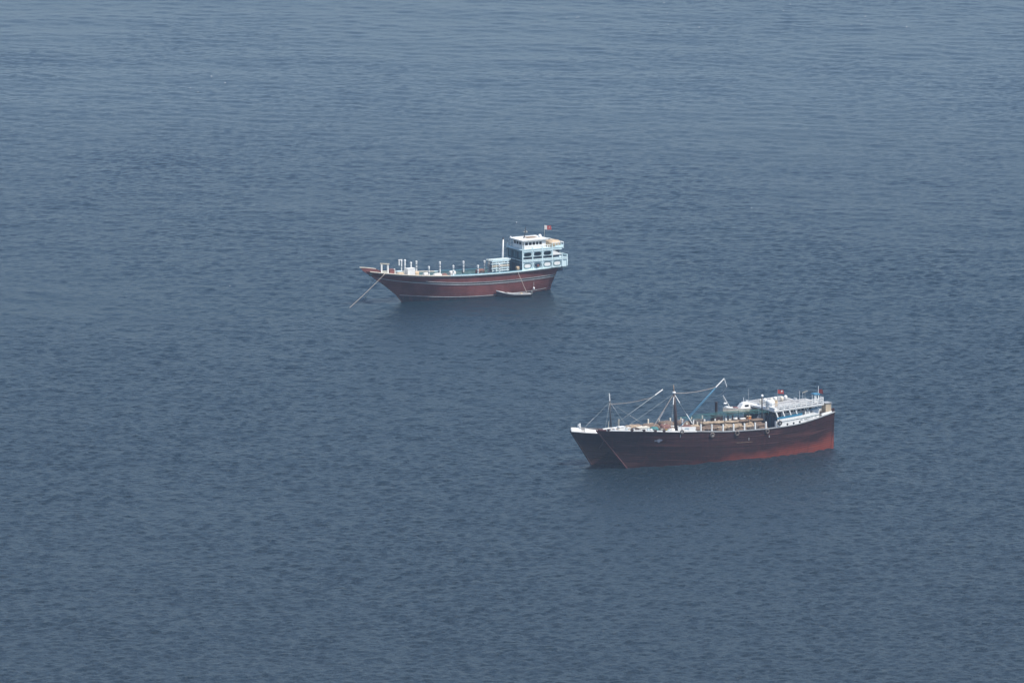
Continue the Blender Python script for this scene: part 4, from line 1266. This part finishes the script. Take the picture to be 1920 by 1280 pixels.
    for k, y in enumerate(np.linspace(-1.9, 1.9, 5)):
        MB().tube([(x, y, zn(x, y) + .05 * math.sin(x * 1.3 + k)) for x in xs_], .030, 4).build('net_cord', 'green_net', fr)
    for k, x in enumerate(np.linspace(-7.6, 10.4, 15)):
        MB().tube([(x, y, zn(x, y) + .05 * math.sin(x * 1.3) - .01) for y in np.linspace(-1.9, 1.9, 7)], .016, 4).build('net_cord', 'green_net', fr)
    # loose net skirt hanging on the port edge
    for k in range(17):
        x = -7.4 + k * 1.06
        MB().tube([(x, 1.9, zn(x, 1.9)), (x + .15, 2.05, zn(x, 1.9) - .28 - .14 * math.sin(k * 1.9))], .022, 4).build('net_fringe', 'green_net', fr)
    for x in (-3.0, 2.4, 7.2):
        for y in (-1.9, 1.9):
            MB().tube([(x, y, 5.2), (x, y, zn(x, y) + .05)], .05, 6).build('net_pole', 'dark_metal', fr)
near_rig()

def near_things():
    S = NEAR
    ords = ['first', 'second', 'third', 'fourth', 'fifth', 'sixth', 'seventh', 'eighth', 'ninth', 'tenth']
    hz = lambda x: 5.25 + (x + 7.7) * .0275 + .004
    mats = ['tan_sack', 'tan_sack', 'brown_sack', 'tan_sack', 'brown_sack']
    k = 0
    for row, (y, dz, lab) in enumerate(((2.05, 0.0, 'bottom layer beside the rail'), (1.95, .62, 'upper layer beside the rail'), (.15, 0.0, None), (.25, 1.0, 'middle stack under the green net'), (.2, 1.42, 'top of the middle stack'))):
        if lab is None:
            continue
        n = (7, 6, 0, 7, 5)[row]
        for i in range(n):
            x = -5.9 + i * (2.32 if row in (0, 3) else 2.75) + (0.4 if row in (1, 4) else 0) + .2 * math.sin(k * 3.1)
            mat = mats[(k * 3 + row) % 5] if row != 0 else ('dark_sack' if i % 2 else 'brown_sack')  # bottom layer kept darker, painting in the shade under the lit tops
            hh = (.66, .52, 0, 0, .42)[row] * (1 + .18 * math.sin(k * 2.2))
            z = hz(x) + dz
            if row == 3:
                z = hz(x); hh = 1.44
            heap('cargo_bundle', S, x, y, z, (2.28 if row in (0, 3) else 2.9) + .2 * math.sin(k), 1.0 if row < 2 else 1.6, hh, mat,
                 '%s %s bundle forward of the house in the %s' % (ords[i], {'tan_sack': 'tan', 'brown_sack': 'brown', 'dark_sack': 'dark'}[mat], lab),
                 'cargo', 'cargo bundles on the nearest ship', .06 * math.sin(k * 1.7), 20 + k, 2 if row < 2 else 0)
            k += 1
    # bits lying on top of the bundles
    zt = lambda x: hz(x) + 1.93
    heap('white_sack', S, -1.0, .25, zt(-1) - .02, .8, .6, .4, 'white_tarp', 'white sack on top of the bundles, nearest the mast of two', 'sack', 'white sacks on the cargo', 0, 60)
    heap('white_sack', S, -2.6, .3, zt(-2.6) - .02, 1.3, .6, .3, 'white_tarp', 'long white sack on top of the bundles beside the orange can', 'sack', 'white sacks on the cargo', 0, 61)
    boxy('fuel_can', S, -4.0, .3, hz(-4) + 1.90, .7, .6, .5, 'orange', 'orange can on top of the bundles near the house', 'can', lid='tan_tarp')
    # tyres and rope fenders along the side
    tl = [(12.75, 6.62, .42, 'tyre fender below the white name board'), (6.05, 5.45, .50, 'largest tyre fender on the side, below the second rail post'),
          (.6, 5.35, .50, 'tyre fender hanging amidships between the large one and the house'), (-6.15, 5.15, .44, 'tyre fender just ahead of the house front'),
          (-8.85, 6.55, .48, 'tyre hung high on the white front end of the house wall')]
    for i, (x, z, r, lab) in enumerate(tl):
        e = empty('tyre_fender')
        MB().torus(r * .72, r * .28, 22, 8, (0, 0, 0), .9).build('tyre', 'old_rubber' if i < 4 else 'dark_metal', e, True)
        MB().torus(r * .74, r * .30, 22, 6, (0, 0, 0), .35).build('tread_band', 'rope' if i in (1, 2, 3) else 'old_rubber', e, True)
        MB().tube([(0, -.06, r), (0, -.12, r + .45)], .03).build('lashing', 'rope', e)
        if i == 1:
            MB().box(-.22, .12, .10, .16, -.12, -.02).build('rag', 'flag_white', e)
        tag(e, lab, 'tyre', 'tyre fenders on the nearest ship')
        place(e, S, x, S.half(x, z) + r * .27 + (.10 if i == 4 else .03), z)
    # deck clutter ahead of the mast (all on deck level between x 14 and 26)
    dk = lambda x: S.sheer(x) - .86
    boxy('deck_crate', S, 24.3, .5, dk(24.3), 1.3, 1.0, 1.45, 'white', 'white crate nearest the bow of the front ship', 'crate', 'crates on the foredeck', lid='white')
    boxy('deck_crate', S, 22.9, .6, dk(22.9), .8, .8, 1.2, 'cream', 'small cream crate next to the bow crate', 'crate', 'crates on the foredeck', lid='white')
    heap('tarpaulin_heap', S, 21.7, 1.3, dk(21.7), 1.6, 1.2, 1.35, 'dark_sack', 'dark tarpaulin heap between white crates on the near foredeck', 'tarpaulin', None, .2, 71)
    boxy('deck_crate', S, 19.7, .7, dk(19.7), 2.3, 1.3, 1.3, 'white', 'long white chest on the near foredeck', 'crate', 'crates on the foredeck', lid='cream', ribs=3)
    heap('net_heap', S, 17.6, 1.4, dk(17.6), 1.6, 1.3, 1.5, 'green_net', 'dark green net heap at the foot of the forestay', 'net', None, 0, 72)
    heap('net_heap', S, 16.2, 1.6, dk(16.2), 1.3, 1.1, 1.35, 'dark_sack', 'dark net heap ahead of the mast beside the yellow drum', 'net', None, 0, 73)
    def drum(x, y, mat, lab, h=.95, r=.32):
        e = empty('drum')
        z0 = dk(x)
        MB().lathe([(r, 0), (r, h), (r * .9, h + .01)], (0, 0, 0), 14).build('barrel', mat, e, False)
        for q in (.33, .66):
            MB().lathe([(r + .02, h * q - .03), (r + .03, h * q), (r + .02, h * q + .03)], (0, 0, 0), 14).build('hoop', mat, e)
        tag(e, lab, 'drum', 'drums on the near foredeck')
        place(e, S, x, y, z0)
    drum(15.25, 2.1, 'yellow', 'yellow drum by the rail ahead of the mast', 1.15)
    drum(25.6, .2, 'white', 'white drum right behind the bow', 1.2)
    drum(18.65, 2.0, 'white', 'white drum by the rail beside the green net heap', 1.2, .3)
    heap('white_sack', S, 14.2, 2.1, dk(14.2), 1.4, .9, 1.35, 'white_tarp', 'cream sack by the rail just ahead of the mast', 'sack', 'white sacks on the cargo', 0, 75)
    heap('cargo_bundle', S, 21.0, -1.0, dk(21), 3.4, 1.6, 1.55, 'tan_sack', 'long tan bundle across the middle of the near foredeck', 'cargo', 'cargo bundles on the nearest ship', .1, 76, 2)
    heap('cargo_bundle', S, 17.0, -.9, dk(17), 3.6, 1.8, 1.75, 'brown_sack', 'long brown bundle ahead of the mast', 'cargo', 'cargo bundles on the nearest ship', -.05, 77, 2)
    heap('cargo_bundle', S, 13.9, -.9, dk(13.9), 2.2, 1.6, 1.7, 'rust_tarp', 'rust-red bundle just ahead of the mast foot', 'cargo', 'cargo bundles on the nearest ship', 0, 78, 2)
    heap('tarpaulin_heap', S, 10.4, 1.2, hz(10) + .02, 2.0, 1.4, 1.6, 'rust_tarp', 'reddish tarpaulin heap behind the white name board', 'tarpaulin', None, 0, 79)
    for k in range(9):
        x = 26.6 - k * 1.42
        e = empty('pail')
        r = .17 + .05 * (k % 3)
        MB().lathe([(r * .8, 0), (r, .42 + .1 * (k % 2)), (r * 1.08, .46 + .1 * (k % 2))], (0, 0, 0), 10).build('body', ('white', 'cream', 'pale_blue')[k % 3], e)
        MB().tube([(-r, 0, .46), (-r * .6, 0, .46 + r), (0, 0, .48 + r * 1.25), (r * .6, 0, .46 + r), (r, 0, .46)], .025, 5).build('bail', 'grey_metal', e)
        tag(e, '%s pale pail from the bow along the near foredeck rail' % ords[k], 'pail', 'pails along the near foredeck')
        # stands on a shelf inside the bulwark
        place(e, S, x, max(.1, S.half(x, S.sheer(x)) - .62), S.sheer(x) - .16)
    for side_y in (1,):
        pts = [(x, max(.1, S.half(x, S.sheer(x)) - .60), S.sheer(x) - .32) for x in np.linspace(13.8, 26.9, 14)]
        MB().sweep(pts, .62, .15).build('side_shelf', 'deck_wood', near)
    # tank and boxes on the roof front of the house
    e = empty('water_tank')
    MB().lathe([(.82, 0), (.88, .1), (.88, .5), (.84, .55), (.88, .6), (.88, 1.15), (.7, 1.42), (.25, 1.48)], (0, 0, 0), 18).build('tank_body', 'white', e, True)
    MB().lathe([(.2, 1.46), (.2, 1.56)], (0, 0, 0), 12).build('tank_lid', 'stripe_grey', e)
    tag(e, 'round pale water tank at the front of the nearest ship roof', 'tank')
    place(e, S, -8.85, .1, near_rt(-8.85) + .02)
    boxy('roof_box', S, -10.15, -.1, near_rt(-10.1), .6, .6, 1.2, 'tan_tarp', 'narrow tan box beside the round water tank', 'box', lid='pale_wood')
    # anchor rope
    p = S.M @ Vector((27.2, S.half(27.2, 7.3) + .05, 7.45))
    o = MB().tube(sag(p, (15.0, 2135.0, -.3), 14, .12), .07, 6).build('anchor_rope', 'rope_dark', None, True)
    tag(o, 'dark anchor rope slanting from the nearest bow across the hull behind', 'rope', 'mooring and anchor ropes')
near_things()

def back_rig():
    S, e = BACK, back
    m = MB().tube([(18.4, 0, 5.2), (18.8, 0, 11.9)], [.17, .12], 8).build('mast', 'dark_metal', e, True)
    MB().tube([(18.8, 0, 11.9), (18.9, 0, 13.35)], [.13, .10], 8).build('mast_top', 'white', m)
    bm = MB().tube([(17.6, 0, 7.3), (8.8, 0, 12.2)], [.065, .055], 8).build('derrick_boom', 'rope_grey', e, True)
    MB().tube([(8.8, 0, 12.2), (7.1, 0, 13.15)], [.11, .11], 8).build('boom_head', 'white', bm)
    MB().tube(sag((18.75, 0, 11.3), (9.6, 0, 11.8), 10, .3), .035, 5).build('topping_lift', 'rope', bm)
    MB().tube(sag((7.1, 0, 13.1), (6.4, .2, 9.4), 6, .0), .02, 4).build('fall_rope', 'rope_grey', bm)
    for q, sl in (((24.6, .3, 7.2), (.62, .92)), ((15.8, 2.6, 6.3), (.05, .28)), ((21.2, 2.3, 6.6), (.06, .26)), ((15.8, -2.6, 6.3), None), ((10.2, -1.5, 6.3), (.58, .82))):
        p = Vector((18.78, 0, 11.7)); q = Vector(q)
        MB().tube(sag(p, q, 8, .05), .028, 5).build('shroud', 'rope_grey', m)
        if sl:
            MB().tube([p.lerp(q, sl[0]), p.lerp(q, sl[1])], .05, 5).build('shroud_sleeve', 'stripe_grey', m)
    for x, y in ((17.5, .9), (16.9, .2), (19.6, .8)):
        MB().tube([(x, y, 5.6), (x - .1, y, 8.6 - .3 * abs(x - 18))], .06, 6).build('winch_post', 'pale_wood', e)
    c = MB().box(25.35, 25.65, -.35, -.12, 6.3, 7.9).box(25.35, 25.65, .12, .35, 6.3, 8.15).box(25.42, 25.58, -.6, .6, 7.35, 7.5).build('bow_bitts', 'white', e)
    # dark funnel ahead of the boat
    f = MB().lathe([(.30, 0), (.26, .3), (.24, 2.3), (.30, 2.35), (.30, 2.5)], (-4.7, .1, 7.3), 10).build('funnel', 'mast_brown', e, True)
    MB().box(-5.7, -3.9, -.7, .9, 4.9, 7.3).build('engine_casing', 'mast_brown', e)
    # crutches that carry the boat
    for x in (-7.9, -11.6):
        MB().box(x - .12, x + .12, -1.0, 1.0, 7.06, 7.22).box(x - .1, x + .1, -.95, -.75, 4.6, 7.06).box(x - .1, x + .1, .75, .95, 4.6, 7.06).build('boat_crutch', 'mast_brown', e)
    for k in range(5):
        x = -11.9 + k * .55
        pass
back_rig()

def back_things():
    S = BACK
    # motorboat carried athwart its crutches
    e = empty('motorboat')
    n = 20; L = 7.2
    rows = []
    for i in range(n + 1):
        u = i / n; x = -L / 2 + L * u
        w = 1.12 * (1 - max(0, (u - .5) / .5) ** 2.2) * (1 - .10 * max(0, (.3 - u) / .3))
        zs = .95 + .42 * max(0, (u - .3) / .7) ** 1.6
        keel = .45 * max(0, (u - .62) / .38) ** 2
        rows.append([(x, 0, keel), (x, w * .84, keel * .9 + .16), (x, w * .99, .40 + .5 * keel), (x, w, zs)])
    b = MB()
    for side in (1, -1):
        fs = []
        for i in range(n):
            for j in range(3):
                q = (4 * i + j, 4 * i + j + 1, 4 * i + j + 5, 4 * i + j + 4)
                fs.append(q if side > 0 else q[::-1])
        b.add([(p[0], p[1] * side, p[2]) for r_ in rows for p in r_], fs)
    b.add([p for p in rows[0]] + [(p[0], -p[1], p[2]) for p in rows[0]], [(0, 1, 2, 3, 7, 6, 5)])
    b.build('hull', 'cream', e, True)
    MB().add([(r_[3][0], s_ * r_[3][1] * .97, r_[3][2] - .12) for r_ in rows for s_ in (1, -1)], [(2 * i, 2 * i + 1, 2 * i + 3, 2 * i + 2) for i in range(n)]).build('deck', 'white', e)
    for side in (1, -1):
        MB().sweep([(r_[3][0], side * r_[3][1], r_[3][2]) for r_ in rows], .10, .09, -.03).build('gunwale', 'white', e)
    cab = MB().hexa([(-2.2, -.8, .85), (.2, -.75, .9), (.2, .75, .9), (-2.2, .8, .85), (-1.9, -.62, 1.85), (-.5, -.58, 1.85), (-.5, .58, 1.85), (-1.9, .62, 1.85)]).build('cabin', 'white', e)
    MB().box(-1.7, -.9, .66, .78, 1.25, 1.6).build('cabin_window', 'glass', cab)
    MB().box(.5, 1.2, -.35, .55, .96, 1.25).build('seat_cushion', 'red_box', e)
    MB().box(2.3, 3.0, -.4, .4, 1.14, 1.5).build('bow_locker', 'white', e)
    MB().tube([(-1.0, 0, 1.85), (-1.0, 0, 2.9)], .05).build('light_mast', 'white', e)
    MB().tube([(-1.9, .3, 1.84), (-1.95, .3, 4.6)], .02).build('whip_antenna', 'rope_white', e)
    tag(e, 'small cream motorboat with a white cabin carried on deck behind the nearest ship', 'motorboat')
    place(e, S, -9.9, -.1, 7.22)
    # sling and block under the derrick
    s = empty('lifting_sling')
    MB().tube([(2.0, 0, -1.15), (1.1, 0, .25), (.55, 0, 1.15)], .07, 6).build('spar', 'white', s)
    MB().tube([(.55, 0, 1.15), (.95, 0, -.3)], .03, 5).build('rope_leg', 'rope_white', s)
    MB().ball((1.0, 0, -.42), .30, 10, 6, (1.3, .8, .6)).build('float', 'lamp_white', s, True)
    tag(s, 'white spar and float slung from the boom above the motorboat bow', 'sling')
    place(s, S, -5.6, .2, 9.8, math.pi)
    ords = ['first', 'second', 'third', 'fourth', 'fifth', 'sixth']
    dk = lambda x: S.sheer(x) - .86
    for k in range(5):
        x = 13.5 - k * 3.4
        heap('cargo_bundle', S, x, .4, dk(x) + (.0 if x > 10 else .62), 3.0, 2.6, 2.0 if x > 10 else 1.7, ('brown_sack', 'tan_sack', 'brown_sack', 'brown_sack', 'dark_sack')[k],
             '%s bundle from the mast on the ship rafted behind' % ords[k], 'cargo', 'cargo bundles on the ship behind', .05 * k, 90 + k, 2)
    heap('net_heap', S, 22.4, .5, dk(22.4), 1.5, 1.4, 1.35, 'dark_sack', 'dark net heap on the bow of the ship behind', 'net', None, 0, 97)
    heap('rope_heap', S, 20.6, .4, dk(20.6), 2.2, 1.4, 1.15, 'tan_sack', 'tan rope heap on the bow of the ship behind', 'rope heap', None, 0, 98)
    boxy('deck_crate', S, 19.3, 1.4, dk(19.3), .8, .8, 1.7, 'white', 'white crate at the mast foot of the ship behind', 'crate', 'crates on the foredeck', lid='white')
    for k in range(6):
        x = -13.6 - k * 1.15
        e = empty('roof_bin')
        z = back_rt(x)
        MB().lathe([(.30, 0), (.36, .75), (.30, .85), (.12, 1.0)], (0, 0, 0), 10).build('bin', 'white' if k % 2 else 'cream', e, True)
        MB().torus(.36, .035, 14, 5, (0, 0, .0)).v
        tag(e, '%s pale bin from the motorboat on the roof behind the nearest ship' % ords[k], 'bin', 'pale bins on the roof behind')
        place(e, S, x, 1.9 - .5 * (k % 2), z)
back_things()
